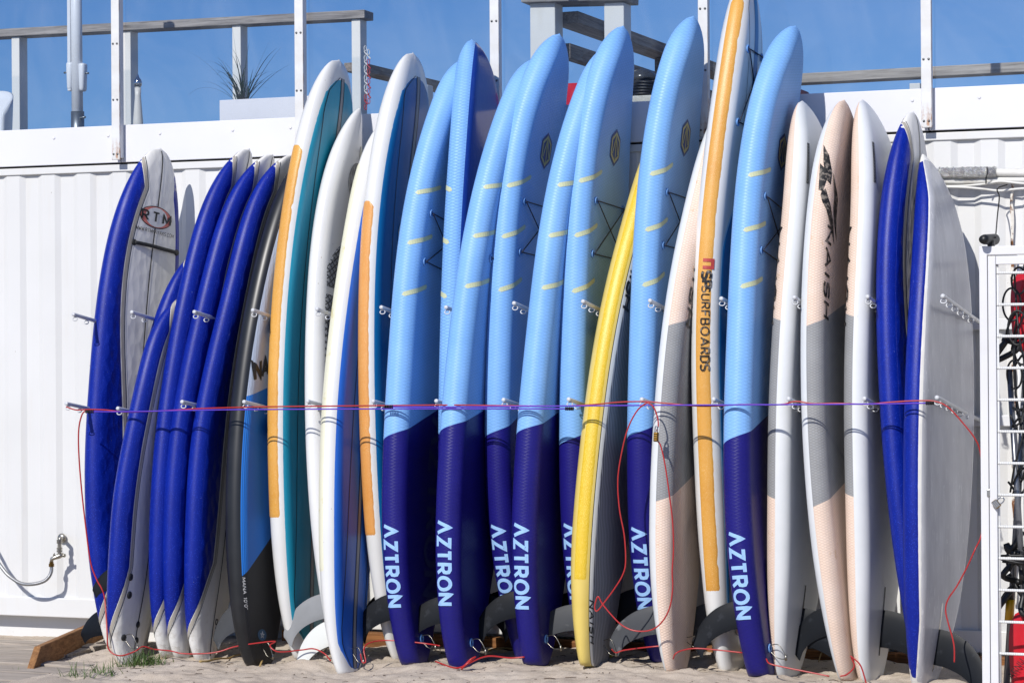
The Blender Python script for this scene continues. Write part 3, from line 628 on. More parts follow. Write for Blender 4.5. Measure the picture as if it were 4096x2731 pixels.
# ---- terrace behind the glass
TZ = 2.80
tag(part('terrace_floor', box(-7, 5.2, .17, 6.0, 2.67, TZ), M_WGREY), kind='structure')
def p3(x, y, Y): return atY(x, y, Y)
hr = thing('railing', 'long grey wooden handrail on white posts at the left of the terrace', 'railing', (-3, 1.5, TZ))
a, b = p3(-500, 165, 1.5), p3(1476, 62, 1.5)
part('handrail', beam(a, b, .14, .052), M_WGREY, hr)
for x in (-380, 78, 521, 960, 1437):
    q = p3(x, 200, 1.5); zt = a[2]+(b[2]-a[2])*((q[0]-a[0])/(b[0]-a[0]))-.027
    part('post', bbox(q[0]-.03, q[0]+.03, 1.45, 1.55, TZ, zt, .004), M_WWOOD, hr)
r2 = thing('railing', 'grey wooden rail running back behind the red and white chain', 'railing', (-1, 2.0, TZ))
q = p3(1409, 268, 1.56)
part('handrail', beam(q, q+np.array([.25, 3.2, -.02]), .12, .055), M_WGREYY, r2)
part('post', bbox(q[0]+.26, q[0]+.34, 4.4, 4.5, TZ, q[2]-.04, .004), M_WWOOD, r2)
part('post', bbox(q[0]+.08, q[0]+.16, 2.4, 2.5, TZ, q[2]-.03, .004), M_WWOOD, r2)
r3 = thing('railing', 'bleached grey wooden handrail at the right edge of the terrace', 'railing', (2, 1.2, TZ))
a, b = p3(2990, 330, 1.2), p3(4500, 252, 1.2)
part('handrail', beam(a, b, .13, .055), woodmat('bleached_wood', '8d857d', 'bdb4aa', 'x'), r3)
for x in (3060, 3664, 4300):
    q = p3(x, 310, 1.2); part('post', bbox(q[0]-.03, q[0]+.03, 1.16, 1.24, TZ, p3(x, 322, 1.2)[2]-.02, .004), M_WWOOD, r3)
g = thing('stair_gate', 'two white box posts under a grey beam with grey rails running back', 'structure', (0, 1.0, TZ))
q0, q1 = p3(2112, 8, 1.0), p3(2530, -2, 1.0)
part('beam', beam(q0, q1, .24, .04), M_WGREY, g)
for xa, xb in ((2138, 2238), (2433, 2512)):
    u, v = p3(xa, 30, 1.0), p3(xb, 30, 1.0)
    part('post', bbox(u[0], v[0]-.0, .92, 1.06, TZ, p3(xa, 22, 1.0)[2], .005), M_WWOOD, g)
q = p3(2262, 72, 1.1)
part('handrail', beam(q, q+np.array([.12, 3.4, .0]), .16, .07), M_WGREYY, g)
q = p3(2262, 205, 1.1)
part('lower_rail', beam(q, q+np.array([.12, 3.4, .0]), .06, .09), M_WGREYY, g)
for Yp in (1.9, 2.8, 4.2):
    q = p3(2262, 72, 1.1); xx = q[0]+.12*(Yp-1.1)/3.4
    part('baluster', bbox(xx-.035, xx+.035, Yp, Yp+.08, TZ, q[2]-.04, .004), M_WGREYY, g)
# parasol pole
M_POLE = mat('white_lacquer', 'dfe0e4', .35, .04, 4, 0); M_ALU = mat('grey_metal', '8c9196', .4, .15, 12, .1, 80, metal=.8)
q = p3(310, 400, .5); px, pyy = q[0], .5
pa = thing('parasol_pole', 'white parasol pole with crank housing and grey ground sleeve', 'parasol pole', (px, pyy, TZ))
part('pole', tube([(px, pyy, TZ+.05), (px-.008, pyy, 4.4)], .034, 20), M_POLE, pa, True)
part('guide_track', bbox(px-.052, px-.030, pyy-.03, pyy+.03, p3(310, 365, .5)[2], 4.4, .004), M_POLE, pa)
part('sleeve', tube([(px, pyy, TZ), (px, pyy, p3(310, 447, .5)[2])], .040, 20), M_ALU, pa, True)
part('clamp_screw', tube([(px+.03, pyy-.02, p3(310, 473, .5)[2]), (px+.07, pyy-.03, p3(310, 473, .5)[2])], .007, 8), M_ALU, pa, True)
for sgn, lab in ((-1, 'crank_housing'), (1, 'crank_housing')):
    zc = p3(310, 305 if sgn < 0 else 312, .5)[2]
    V, F = bbox(-.022, .022, -.028, .028, -.085, .085, .016, 3)
    V = [(px+sgn*.042+vx*(1-.35*max(0, -vz/.085)), pyy-.006+vy, zc+vz) for vx, vy, vz in V]
    o = part(lab, (V, F), M_POLE, pa, True)
    part('knob', tube([(px+sgn*.055, pyy-.01, zc+.025), (px+sgn*.085, pyy-.012, zc+.022)], .006, 8), M_ALU, o, True)
# tub chair
cc = p3(-62, 500, .62)
V, F = [], []
nk, nr_ = 30, 8
for sd, rr in ((0, .16), (1, .148)):
    for j in range(nr_+1):
        for i in range(nk+1):
            an = -1.9+3.8*i/nk; top = TZ+.30+.17*math.cos(an*.75)-.06*max(0, -math.cos(an)); z = TZ+(top-TZ)*j/nr_
            r_ = rr*(1+.10*j/nr_); V.append((cc[0]+r_*math.sin(an), .62-r_*math.cos(an)*-1, z))
w_ = nk+1; hN = (nr_+1)*w_
for j in range(nr_):
    for i in range(nk):
        F.append((j*w_+i, j*w_+i+1, (j+1)*w_+i+1, (j+1)*w_+i)); F.append((hN+j*w_+i+1, hN+j*w_+i, hN+(j+1)*w_+i, hN+(j+1)*w_+i+1))
for i in range(nk): F.append((nr_*w_+i, nr_*w_+i+1, hN+nr_*w_+i+1, hN+nr_*w_+i))
for j in range(nr_):
    F.append((j*w_, (j+1)*w_, hN+(j+1)*w_, hN+j*w_)); F.append((j*w_+nk, hN+j*w_+nk, hN+(j+1)*w_+nk, (j+1)*w_+nk))
ch = thing('tub_chair', 'white moulded tub chair cut off at the left edge', 'chair', (cc[0], .62, TZ))
part('shell', (V, F), M_POLE, ch, True)
part('seat', lathe([(.02, .155), (.138, .155), (.14, .17), (.02, .18)], (cc[0], .62, TZ), n=24), M_POLE, ch, True)
# lamp with a silver onion knob
q = p3(549, 340, .45)
la = thing('garden_torch', 'white tapered post with a silver onion-shaped knob on top', 'garden torch', (q[0], .45, TZ))
zk = p3(549, 352, .45)[2]
part('stem', lathe([(.034, 0), (.030, (zk-TZ)*.5), (.018, zk-TZ-.05), (.019, zk-TZ)], (q[0]+.004, .45, TZ), n=18), mat('cream_lacquer', 'd9d4cc', .4, .1, 8, 0, dirt='a08870', dsc=6), la, True)
part('knob', lathe([(.012, 0), (.022, .010), (.026, .028), (.021, .046), (.010, .060), (.004, .078), (.001, .084)], (q[0]+.004, .45, zk), n=18), mat('polished_steel', 'b4b8be', .12, .05, 5, 0, metal=1), la, True)
# planter with spiky grass
u, v = p3(884, 403, .22), p3(1250, 388, .22)
M_PLANT = mat('white_planter', 'e3e0e4', .5, .05, 4, .05)
pl = thing('planter', 'low white rectangular planter holding spiky grass behind the glass', 'planter', ((u[0]+v[0])/2, .35, TZ))
V, F = [], []
x0, x1, y0, y1, z1 = u[0], v[0], .20, .50, u[2]
part('planter_box', join(bbox(x0, x1, y0, y0+.02, TZ, z1, .003), bbox(x0, x1, y1-.02, y1, TZ, z1, .003), bbox(x0, x0+.02, y0+.021, y1-.021, TZ, z1-.001, .003), bbox(x1-.02, x1, y0+.021, y1-.021, TZ, z1-.001, .003)), M_PLANT, pl)
part('soil', box(x0+.021, x1-.021, y0+.021, y1-.021, TZ, z1-.03), mat('soil', '3a2d22', .95, .4, 30, .6, 60, .01), pl)
M_SPIKE = mat('dark_grass_blade', '21402e', .45, .4, 12, 0)
def blade(base, ang, lean, L, w, droop, n=10):
    V, F = [], []; p = np.array(base, float); d = np.array([math.cos(ang)*math.sin(lean), math.sin(ang)*math.sin(lean), math.cos(lean)])
    side = np.array([-math.sin(ang), math.cos(ang), 0]) if abs(lean) > .02 else np.array([1., 0, 0])
    for i in range(n+1):
        t = i/n; ww = w*(1-t**1.8)+.0004
        V += [tuple(p-side*ww), tuple(p+side*ww), tuple(p+np.cross(d, side)*ww*.25)]
        lean2 = lean+droop*t*t; d = np.array([math.cos(ang)*math.sin(lean2), math.sin(ang)*math.sin(lean2), math.cos(lean2)]); p = p+d*(L/n)
    for i in range(n):
        for a, b in ((0, 2), (2, 1), (1, 0)): F.append((3*i+a, 3*i+b, 3*i+3+b, 3*i+3+a))
    return V, F
def tuft(c, nb, Lr, wr, leanr, droopr, seed):
    rnd = random.Random(seed); fs = []
    for i in range(nb):
        fs.append(blade((c[0]+rnd.uniform(-.02, .02), c[1]+rnd.uniform(-.02, .02), c[2]), rnd.uniform(0, 6.28), rnd.uniform(*leanr), rnd.uniform(*Lr), rnd.uniform(*wr), rnd.uniform(*droopr)))
    return fs
c0 = (p3(972, 400, .34)[0], .34, z1-.03)
sp = thing('spiky_grass', 'dark green spiky grass arching out of the white planter', 'plant', c0)
for vf in tuft(c0, 34, (.20, .44), (.0028, .0046), (.05, .75), (.2, 2.0), 5): part('leaf', vf, M_SPIKE, sp, True)
for an, le, L_, dr in ((3.3, .62, .42, .6), (3.1, .9, .36, 1.6), (.0, .55, .36, .3), (.3, .35, .36, .15), (3.4, .12, .46, .05), (6.2, .8, .34, .5)): part('leaf', blade(c0, an, le, L_*1.15, .004, dr), M_SPIKE, sp, True)
# plastic chain
M_CHW = mat('white_plastic', 'e6e2de', .4, .1, 20, 0); M_CHR = mat('red_plastic', 'c23a44', .4, .15, 20, 0)
q = p3(1461, 190, 1.35)
chn = thing('plastic_chain', 'red and white plastic chain hanging from the end post', 'chain', (q[0], 1.35, TZ))
for col_, dx, yA, yB in ((0, 0, 195, 450), (1, .022, 210, 440)):
    zA, zB = p3(1461, yA, 1.35)[2], p3(1461, yB, 1.35)[2]; nn = int((zA-zB)/.030)
    for i in range(nn):
        z = zA-i*.030; red = (i > 9) if col_ == 0 else (i > 1)
        part('link', ring((q[0]+dx+.003*(i % 2), 1.35-.03*dx, z), (math.cos(1.2*(i % 2)+.3), math.sin(1.2*(i % 2)+.3)-1, 0.05), .0085, .0026, 12, 5, sx=2.0, axis=(0, 0, 1)), M_CHR if red else M_CHW, chn, True)
# odds and ends seen between the noses
q = p3(2308, 330, .6)
rd = thing('red_tub', 'small red tub peeping between two blue inflatable noses', 'tub', (q[0], .6, TZ))
part('tub_wall', lathe([(.02, 0), (.055, 0), (.075, q[2]-.012-TZ), (.070, q[2]-.012-TZ), (.05, .01), (.02, .01)], (q[0], .6, TZ), n=20), mat('red_tub_plastic', 'c4283a', .35, .1, 10, 0), rd, True)
q = p3(2565, 395, .5); zt = q[2]
bx = thing('perforated_crate', 'pale perforated crate with black hoses behind the glass', 'crate', (q[0], .55, TZ))
part('crate_wall', bbox(q[0]-.11, q[0]+.11, .45, .70, TZ, zt+.012, .006), mat('pale_mesh_plastic', 'c9c7bd', .6, .25, 40, .6, 90, .004), bx)
M_BLK = mat('black_rubber', '17181a', .45, .3, 20, .2, 120)
for i in range(5):
    part('hose', ring((q[0]+.004*i, .56, zt+.022+.016*i), (.02*i, .03, 1), .085, .0085, 28, 7), M_BLK, bx, True)
part('drum', lathe([(.02, 0), (.075, 0), (.085, .012), (.075, .03), (.05, .055), (.01, .064)], (q[0]-.01, .56, zt+.105), n=24), mat('dark_glossy_plastic', '3a3d42', .2, .2, 6, 0), bx, True)
q = p3(3205, 350, .45)
bw = thing('nose_shadow_form', 'dark reddish rounded stand-in for a nose shadow behind the glass, right of the tallest boards', 'seat', (q[0], .5, TZ))  # solid brown form standing in for the shadow of a board nose
part('shadow_body', lathe([(.03, 0), (.085, 0), (.09, .10), (.075, .16), (.045, .20), (.01, .215)], (q[0]-.02, .5, TZ), n=24), mat('shadow_brown', '4a3236', .5, .2, 10, .2), bw, True)

# ---- timber and boardwalk at the left
u, v = atZ(118, 2668, 0.0), atZ(395, 2548, 0.0)
tm = thing('slanted_timber', 'brown timber plank on edge, running out from under the leftmost board', 'timber', tuple(u))
d_ = (v-u); d_ = d_/np.linalg.norm(d_)
bm_ = beam(tuple(u+np.array([0, 0, .035])), tuple(v+d_*.25+np.array([0, 0, .045])), .038, .115, bev=.006)
V = [list(q) for q in bm_[0]]
for q in V:                                        # near end cut at a slant
    t = (np.array(q)-u)@d_
    if t < .02 and q[2] > .06: q[0] += d_[0]*.13; q[1] += d_[1]*.13
part('plank', (V, bm_[1]), M_WBROWN, tm)
bw_ = thing('boardwalk', 'weathered sand-strewn plank walkway in the bottom left corner', 'boardwalk', (-2.9, -1.2, -.05))
yy = -2.4
rnd = random.Random(3)
while yy < -.35:
    w_ = .142
    xe = (-2.16 if yy < -1.05 else -2.62)+rnd.uniform(-.05, .05)
    if yy < -1.5: xe = -2.02+rnd.uniform(-.04, .04)
    part('plank', bbox(-4.6, xe, yy, yy+w_-.016, -.045, -.004+rnd.uniform(-.010, .008), .004), M_PLANK, bw_)
    yy += w_
n = NT('unseen_walkway_boards'); yv = n.xyz()[1]
gp = n.math('LESS_THAN', n.math('PINGPONG', n.math('DIVIDE', yv, .29), .5), .018)
k = n.mix(n.ramp(n.noise(2.2, 6, .65, stretch=(1.2, 20, 20)), .3, .7), lin('5f574f'), lin('857b70')); k = n.mix(gp, k, lin('1f1b18'))
V = [(-30, -16, -.022), (30, -16, -.022), (30, -2.42, -.022), (-30, -2.42, -.022), (-30, -16, -.12), (30, -16, -.12), (30, -2.42, -.12), (-30, -2.42, -.12)]
tag(part('walkway', (V, [(0, 1, 2, 3), (3, 2, 6, 7), (0, 4, 5, 1), (1, 5, 6, 2), (0, 3, 7, 4)]), n.done(k, .8)), kind='structure')  # unseen dark boards added to cut warm light bouncing off the ground
part('gap_shade_sheet', box(-4.6, -2.2, -2.4, -.36, -.075, -.028), M_GAPSHADE, bw_)  # dark sheet added under the planks so the gaps between them look shaded
sl = thing('sill_timber', 'brown timber sill lying along the foot of the container', 'timber', (0, -.02, 0))
part('timber', bbox(-1.6, 2.45, -.06, .015, -.06, .090, .006), M_WBROWNX, sl)

# ================================================================ the boards
def scuffs(n, k, col='e8e6e0', amt=.5, sc=7, st=(9, 9, .8), lo=.66, hi=.72):
    return n.mix(n.math('MULTIPLY', n.ramp(n.noise(sc, 8, .75, stretch=st), lo, hi), amt), k, lin(col))
def diamond(n, a, v, da=.052, dl=.0165):
    p = n.math('ADD', n.math('DIVIDE', a, da), n.math('DIVIDE', v, dl)); q = n.math('SUBTRACT', n.math('DIVIDE', a, da), n.math('DIVIDE', v, dl))
    h = n.math('MINIMUM', n.math('PINGPONG', p, .5), n.math('PINGPONG', q, .5))
    return n.math('MULTIPLY', h, 6.0, clamp=True)
def azmat(name, flip=False):
    n = NT(name); a, v = n.uv()
    h = diamond(n, a, v)
    lb = n.mix(n.ramp(n.noise(4, 4), .3, .7), lin('7aaee8'), lin('86b8f0')); nv = n.mix(n.ramp(n.noise(5, 4), .3, .7), lin('19146a'), lin('1e1a76'))
    nv = scuffs(n, nv, '6a68b4', .35, 9, (12, 12, 1.2), .68, .76)
    nav = n.math('LESS_THAN', v, n.math('MULTIPLY', n.math('ADD', n.math('ABSOLUTE', a) if flip else a, -.02 if flip else .08), .38))
    k = n.mix(nav, lb, nv)
    k = n.mix(n.math('MULTIPLY', n.math('SUBTRACT', 1.0, h), .16), k, (0, .01, .06, 1))
    rg = .42
    nb = n.bump(h, .22, .003, n.bump(n.noise(9, 3), .12, .01))
    if flip:
        bot = n.math('GREATER_THAN', a, .052)
        k = n.mix(bot, k, n.mix(n.math('MULTIPLY', n.ramp(n.noise(6, 7, .7, stretch=(30, 30, .6)), .6, .7), .25), lin('1d3f96'), lin('8fa4d8')))
        rg = n.math('SUBTRACT', .45, n.math('MULTIPLY', bot, .30))
        nb = n.bump(n.math('MULTIPLY', h, n.math('SUBTRACT', 1.0, bot)), .5, .003)
    return n.done(k, rg, nb, spec=.32)
M_AZ, M_AZ2 = azmat('light_blue_and_navy_pvc'), azmat('turned_blue_pvc', True)
n = NT('speckled_blue_foam_skin')
k = n.mix(n.ramp(n.noise(3.5, 5), .3, .7), lin('021b80'), lin('04228f'))
k = n.mix(n.math('LESS_THAN', n.voro(130), .20), k, lin('2a48c4'))
k = n.mix(n.math('LESS_THAN', n.voro(22), .022), k, lin('cdd4e8'))
k = scuffs(n, k, '7f8fd0', .35, 6, (10, 10, 1.0), .70, .76)
M_BLUE = n.done(k, n.mix(n.noise(6), (.34, .34, .34, 1), (.50, .50, .50, 1)), n.bump(n.math('ADD', n.math('MULTIPLY', n.noise(260, 2), .12), n.math('MULTIPLY', n.voro(24, stretch=(1, 1, .55)), n.math('MULTIPLY', n.math('GREATER_THAN', n.uv()[0], .062), 1.0))), .6, .010), spec=.32)
n = NT('white_foam_deck')
k = n.mix(n.ramp(n.noise(3, 5), .3, .7), lin('dcdad4'), lin('e8e6e1'))
zz = n.uv()[1]
k = n.mix(n.math('MULTIPLY', n.ramp(n.noise(11, 7, .7), .52, .75), n.math('SUBTRACT', 1.0, n.math('MULTIPLY', zz, 3.2, clamp=True))), k, lin('8a7a64'))
dots = n.voro(24, stretch=(1, 1, .55))
M_SDECK = n.done(k, .5, n.bump(dots, .35, .008), spec=.4)
n = NT('white_gelcoat')
k = n.mix(n.ramp(n.noise(2.2, 5), .3, .7), lin('d8d8d6'), lin('e0e0de'))
k = n.mix(n.math('MULTIPLY', n.ramp(n.noise(5.5, 8, .75, stretch=(6, 6, 1)), .68, .74), .7), k, lin('c3b15c'))
k = n.mix(n.math('LESS_THAN', n.voro(17, stretch=(1, 1, .4)), .03), k, lin('a99f8d'))
M_GEL = n.done(k, .28, n.bump(n.noise(6, 3), .10, .01), spec=.5, coat=.3)
def painted(name, c1, c2, rough=.35):
    n = NT(name); k = n.mix(n.ramp(n.noise(4, 6, .6, stretch=(3, 3, .5)), .3, .7), lin(c1), lin(c2))
    k = scuffs(n, k, 'b6cbd6', .30, 8, (14, 14, 1.4), .70, .75)
    return n.done(k, rough, n.bump(n.noise(60, 4), .15, .002), spec=.45)
M_TEAL = painted('teal_deck_paint', '1689a6', '1d97b6'); M_DBLUE = painted('deep_blue_deck_paint', '06629c', '0a6eaa'); M_MBLUE = painted('mid_blue_deck_paint', '2760bd', '2f6ccc')
def tapemat(name, c1, c2):
    n = NT(name); k = n.mix(n.ramp(n.noise(3, 5), .3, .7), lin(c1), lin(c2)); k = n.mix(n.math('MULTIPLY', n.ramp(n.noise(330, 2), .55, .68), .45), k, lin('f0d9a4'))
    k = n.mix(n.math('LESS_THAN', n.voro(9, stretch=(1, 1, .6)), .035), k, lin('8d5c22'))
    return n.done(k, .38, n.bump(n.noise(320, 2), .35, .002), spec=.5)
M_TAPEY, M_TAPEO = tapemat('amber_rail_tape', 'cc9038', 'dda44a'), tapemat('orange_rail_tape', 'd38c3f', 'dd9d55')
M_TAPEW = mat('pale_yellow_tape', 'dedcc4', .4, .05, 5, .2, 200, dirt='c9bc74', damt=.6, dsc=9, dlo=.6, dhi=.7)
M_LINE = mat('black_pinline', '141519', .5, .2, 20, 0); M_GREYL = mat('grey_stripe', '8f9296', .5, .1, 20, 0); M_BEIGE = mat('beige_grey_stripe', 'a9a296', .6, .1, 12, 0)
M_FINB = mat('black_nylon_fin', '181b20', .42, .2, 9, .1, 90, spec=.18, dirt='3a3d44', damt=.3, dsc=14, dlo=.62, dhi=.7); M_FING = mat('grey_nylon_fin', '46484c', .42, .15, 9, .1, 90, spec=.2, dirt='a9abad', damt=.4, dsc=12)
M_FINW = mat('milky_fin', 'd3d5d0', .35, .05, 9, 0)
M_PRTL = mat('pale_blue_print', '9cc4f2', .5, .06, 60, .1); M_PRTY = mat('pale_yellow_print', 'c6cca6', .5, .08, 40, .1); M_PRTN = mat('navy_print', '1c3a7e', .5, .1, 20, 0); M_PRTG = mat('sand_yellow_print', 'b9b277', .5, .1, 30, 0)
n = NT('worn_black_print'); k = n.mix(n.ramp(n.noise(45, 7, .7), .50, .60), lin('1a1a1c'), lin('7d746b')); M_PRTK = n.done(k, .6, None, spec=.3)
M_PRTR = mat('red_print', 'b8433d', .5, .2, 30, 0); M_PRTW = mat('white_print', 'd9d9d8', .5, .08, 30, 0); M_PRTS = mat('salmon_print', 'd8776c', .5, .1, 30, 0)
M_CORD = mat('dark_bungee', '15182e', .6, .2, 60, .2, 300); M_RING = mat('blue_plastic_ring', '6d9fdc', .4, .1, 20, 0); M_STRAP = mat('black_webbing', '1e2023', .7, .2, 40, .4, 300, .002)
M_WIRE = mat('steel_wire', '9a968c', .35, .2, 60, 0, metal=1)

FRONT = lambda b, l: b.raw(0, l)
def mk(key, name, label, m, group=None, cat='surfboard'):
    b = BD[key]; r = thing(name, label, cat, b.base, group); V, F, UV = b.body()
    part('hull', (V, F), m, r, True, UV); return b, r
def ppart(name, b, r, m, *a, **kw):
    V, F, UV = b.patch(*a, **kw); return part(name, (V, F), m, r, True, UV)
def dpart(name, b, r, m, polys, fn, off=.002):
    return part(name, b.wrap(polys, fn, off), m, r)
def fin(b, r, l0, l1, depth, ltip, side, m, taper=.5, th=.009, name='fin'):
    lm = .5*(l0+l1); i, f = b.bracket(lm); C = b.C[i]*(1-f)+b.C[i+1]*f; tg = b.tg[i]; n3 = b.n3[i]; f3 = np.cross(n3, tg); t = b.t[i]
    V, F = [], []; nv, nc = 26, 10
    for sgn in (1, -1):
        for j in range(nv+1):
            v = .955*math.sin(.5*math.pi*j/nv); lead = ltip+(l1-ltip)*math.sqrt(max(0, 1-v**2.3)); x_ = v/.80; trail = ltip+(l0-ltip)*math.sqrt(1-x_*x_) if x_ < 1 else ltip+(lead-ltip)*((v-.80)/.20)**2.; ch = max(.001, lead-trail)
            for c in range(nc+1):
                u = c/nc; l = lead-ch*u; hh = th*(1-.6*v)*(4*u*(1-u))**.7
                V.append(C+tg*(l-lm)+n3*side*(t/2-.006+depth*v)+f3*sgn*hh)
    w_ = nc+1; o = (nv+1)*w_
    for j in range(nv):
        for c in range(nc):
            q = (j*w_+c, j*w_+c+1, (j+1)*w_+c+1, (j+1)*w_+c); F.append(q); F.append(tuple(o+x for x in q[::-1]))
    for c in range(nc): F.append((nv*w_+c, nv*w_+c+1, o+nv*w_+c+1, o+nv*w_+c))
    return part(name, (V, F), m, r, True)
def down(b, l_top, arc0):
    return lambda u, v: (arc0+v, l_top-u)
def across(b, p0, l0, rot=0.):
    c, s_ = math.cos(rot), math.sin(rot)
    return lambda u, v: (b.arc_p(l0+u*s_+v*c, p0-(u*c-v*s_)), l0+u*s_+v*c)
def ring_cord(b, r, rows, arc, far=.16):
    up, dn = b.l_row(rows[0]), b.l_row(rows[1]); A, nn = {}, {}
    for k, l in (('fu', up), ('fd', dn)): A[k] = (arc, l)
    pf = None
    for k, l in (('bu', up), ('bd', dn)):
        A[k] = (b.arc_p(l, -(b.hw(l)-far)), l)
    for k, (a, l) in A.items():
        c = b.surf(a, l, .004); nr = b.normal(a, l); part('ring', ring(c, nr, .017, .0045, 20, 6), M_RING, r, True); A[k] = b.surf(a, l, .012)
    for s_, e in (('fu', 'bu'), ('fu', 'bd'), ('fd', 'bu'), ('fd', 'bd')):
        a, c = A[s_], A[e]; pts = [a+(c-a)*t for t in np.linspace(0, 1, 7)]
        part('bungee_cord', tube(pts, .0032, 6), M_CORD, r, True)
def wire_loop(b, r, arc, l, size=.07, drop=.05, dirn=(1, -.25, 0)):
    a = b.surf(arc, l+.012, .0); c = b.surf(arc, l-.012, .0); d = np.array(dirn, float); d /= np.linalg.norm(d)
    m1 = a+d*size*.6+np.array([0, 0, .006]); tip = .5*(a+c)+d*size+np.array([0, 0, -drop]); m2 = c+d*size*.5+np.array([0, 0, -drop*.8])
    o = part('wire_loop', tube([a, m1, tip, m2, c], .0022, 6, smooth=6), M_WIRE, r, True)
    part('ferrule', tube([tip+np.array([0, 0, .014]), tip-np.array([0, 0, .014])], .006, 8), M_WIRE, o, True)

# ---- blue soft boards
def ramp01(x): return min(1., max(0., x))**.8
def soft(key, label, group, stripe=True, finm=None, wb=.05, wm=.13, finl=(.16, .34, .2, .06)):
    b, r = mk(key, 'soft_surfboard', label, M_SDECK, group)
    ee = lambda l: min(ramp01((l-.10)/.42), ramp01((b.L-.04-l)/.20))
    wv = lambda l: wb+wm*math.exp(-((l/b.L-.36)/.27)**2)
    hi = lambda l: -.055+(.055+b.T*.42+wv(l))*ee(l)
    lo = lambda l: -.057-(b.half(l)*.6-.055)*ee(l)
    ppart('blue_rail', b, r, M_BLUE, .105, b.L-.045, lo, hi, nl=110, na=14)
    hb = lambda l: b.half(l)-(b.T*.42+wb)*min(ramp01((l-.13)/.42), ramp01((b.L-.045-l)/.20))
    ppart('blue_rail', b, r, M_BLUE, .12, b.L-.05, hb, lambda l: b.half(l)-.002, nl=60, na=8)
    if stripe:
        ppart('rail_stripe', b, r, M_BEIGE, .10, b.L-.035, lambda l: hi(l)+.001, lambda l: hi(l)+.020, nl=120, na=4, off=.0022, skirt=False)
        ppart('pinline', b, r, M_LINE, .10, b.L-.03, lambda l: hi(l)+.024, lambda l: hi(l)+.028, nl=120, na=1, off=.0028, skirt=False)
        ppart('pinline', b, r, M_LINE, .03, b.L-.012, lambda l: .004, lambda l: -.004, nl=90, na=1, coord='p', off=.0024, skirt=False)
    if finm is not None: fin(b, r, finl[0], finl[1], finl[2], finl[3], -1, finm)
    return b, r
G1 = 'blue soft surfboards at the left end'
b, r = soft('B1', 'leftmost blue board, white deck with red oval logo and black strap', G1, finm=M_FINB, finl=(.07, .22, .27, .01), wb=.05)
l = b.l_row(838); c_ = across(b, -.0, l, 0)
em = dpart('emblem', b, r, M_PRTK, [disc2d(.125, .062, 40, 2)], c_, .0018)
dpart('emblem_disc', b, em, M_PRTS, [disc2d(.120, .057, 40, 3)], c_, .0028)
dpart('emblem_disc', b, em, M_PRTW, [disc2d(.084, .054, 40, 3)], c_, .0038)
tx, w_ = text2d('RTM', .050, .19, .5, 0); dpart('lettering', b, em, M_LINE, tx, lambda u, v: c_(u*1.45-w_*.725, v-.025), .005)
tx, w_ = text2d('WWW.RTMKAYAKS.COM', .020, .13, .24, 0); dpart('lettering', b, r, M_LINE, tx, lambda u, v: c_((u-w_/2)*.95, v-.092), .0025)
l = b.l_row(955); qa, qb = b.surf(b.arc_p(l, b.hw(l)-.115), l, .004), b.surf(b.arc_p(l, -b.hw(l)+.06), l, .004)
st = part('carry_strap', tube([qa, qa*.7+qb*.3+np.array([.015, -.01, 0]), qa*.3+qb*.7+np.array([.008, -.006, 0]), qb], .011, 6, smooth=5), M_STRAP, r, True)
for q in (qa, qb): part('strap_anchor', lathe([(.004, 0), (.018, 0), (.017, .006), (.006, .008)], q-b.n3[30]*.004, b.n3[30], 14), M_STRAP, st, True)
soft('B2b', 'short blue board half hidden behind the slanting one with the wire loop', G1)
b, r = soft('B2', 'short slanting blue board in front, round black plugs and cable loop on white tail', G1, finm=M_FINB, finl=(.40, .53, .20, .34), wb=.03, wm=.03)
for row, p_ in ((2296, None), (2367, None)):
    l = b.l_row(row); a = b.arc_p(l, b.hw(l)-.085); part('plug', lathe([(.003, 0), (.020, 0), (.019, .005), (.006, .006)], b.surf(a, l, .001), b.normal(a, l), 16), M_STRAP, r, True)
for row, p_ in ((2484, .0), (2548, .11), (2556, -.01)):
    l = b.l_row(row); a = b.arc_p(l, min(p_, b.hw(l)-.04)); part('plug', lathe([(.003, 0), (.018, 0), (.017, .004), (.006, .006)], b.surf(a, l, .001), b.normal(a, l), 16), M_STRAP, r, True)
wire_loop(b, r, b.arc_p(b.l_row(2548), .10), b.l_row(2548), .09, .05)
fin(b, r, .06, .16, .06, .03, -1, M_FINB, name='side_fin')
soft('B3', 'blue board of a close trio, the one furthest left', G1)
soft('B4', 'blue board in the middle of a close trio', G1)
b, r = soft('B5', 'blue board of a close trio nearest the black board, dimpled white tail', G1)
tx, w_ = text2d('9', .05, .15); l = b.l_row(2500); c_ = across(b, .0, l); dpart('numeral', b, r, M_LINE, tx, lambda u, v: c_(u+.02, v), .002)

# ---- black and blue board
n = NT('black_blue_white_deck'); a, v = n.uv()
deck = n.math('GREATER_THAN', a, .045)
s1 = n.math('MULTIPLY', n.math('SUBTRACT', a, .045), .42)
white = n.math('GREATER_THAN', v, s1); blk = n.math('LESS_THAN', v, n.math('SUBTRACT', n.math('MULTIPLY', n.math('SUBTRACT', a, .045), .75), .93))
k = n.mix(white, lin('1173cf'), lin('a9b4c6')); k = n.mix(blk, k, lin('0d0d0f')); k = n.mix(deck, n.mix(n.ramp(n.noise(6, 5), .4, .8), lin('1a1b1d'), lin('26272a')), k)
gr = n.math('PINGPONG', n.math('DIVIDE', a, .011), .5); wv = n.new('ShaderNodeTexWave'); wv.inputs['Scale'].default_value = 34; wv.inputs['Distortion'].default_value = 5; n.L.new(n.tc('Object'), wv.inputs[0])
gh = n.math('MULTIPLY', n.math('MULTIPLY', gr, 4.0, clamp=True), deck)
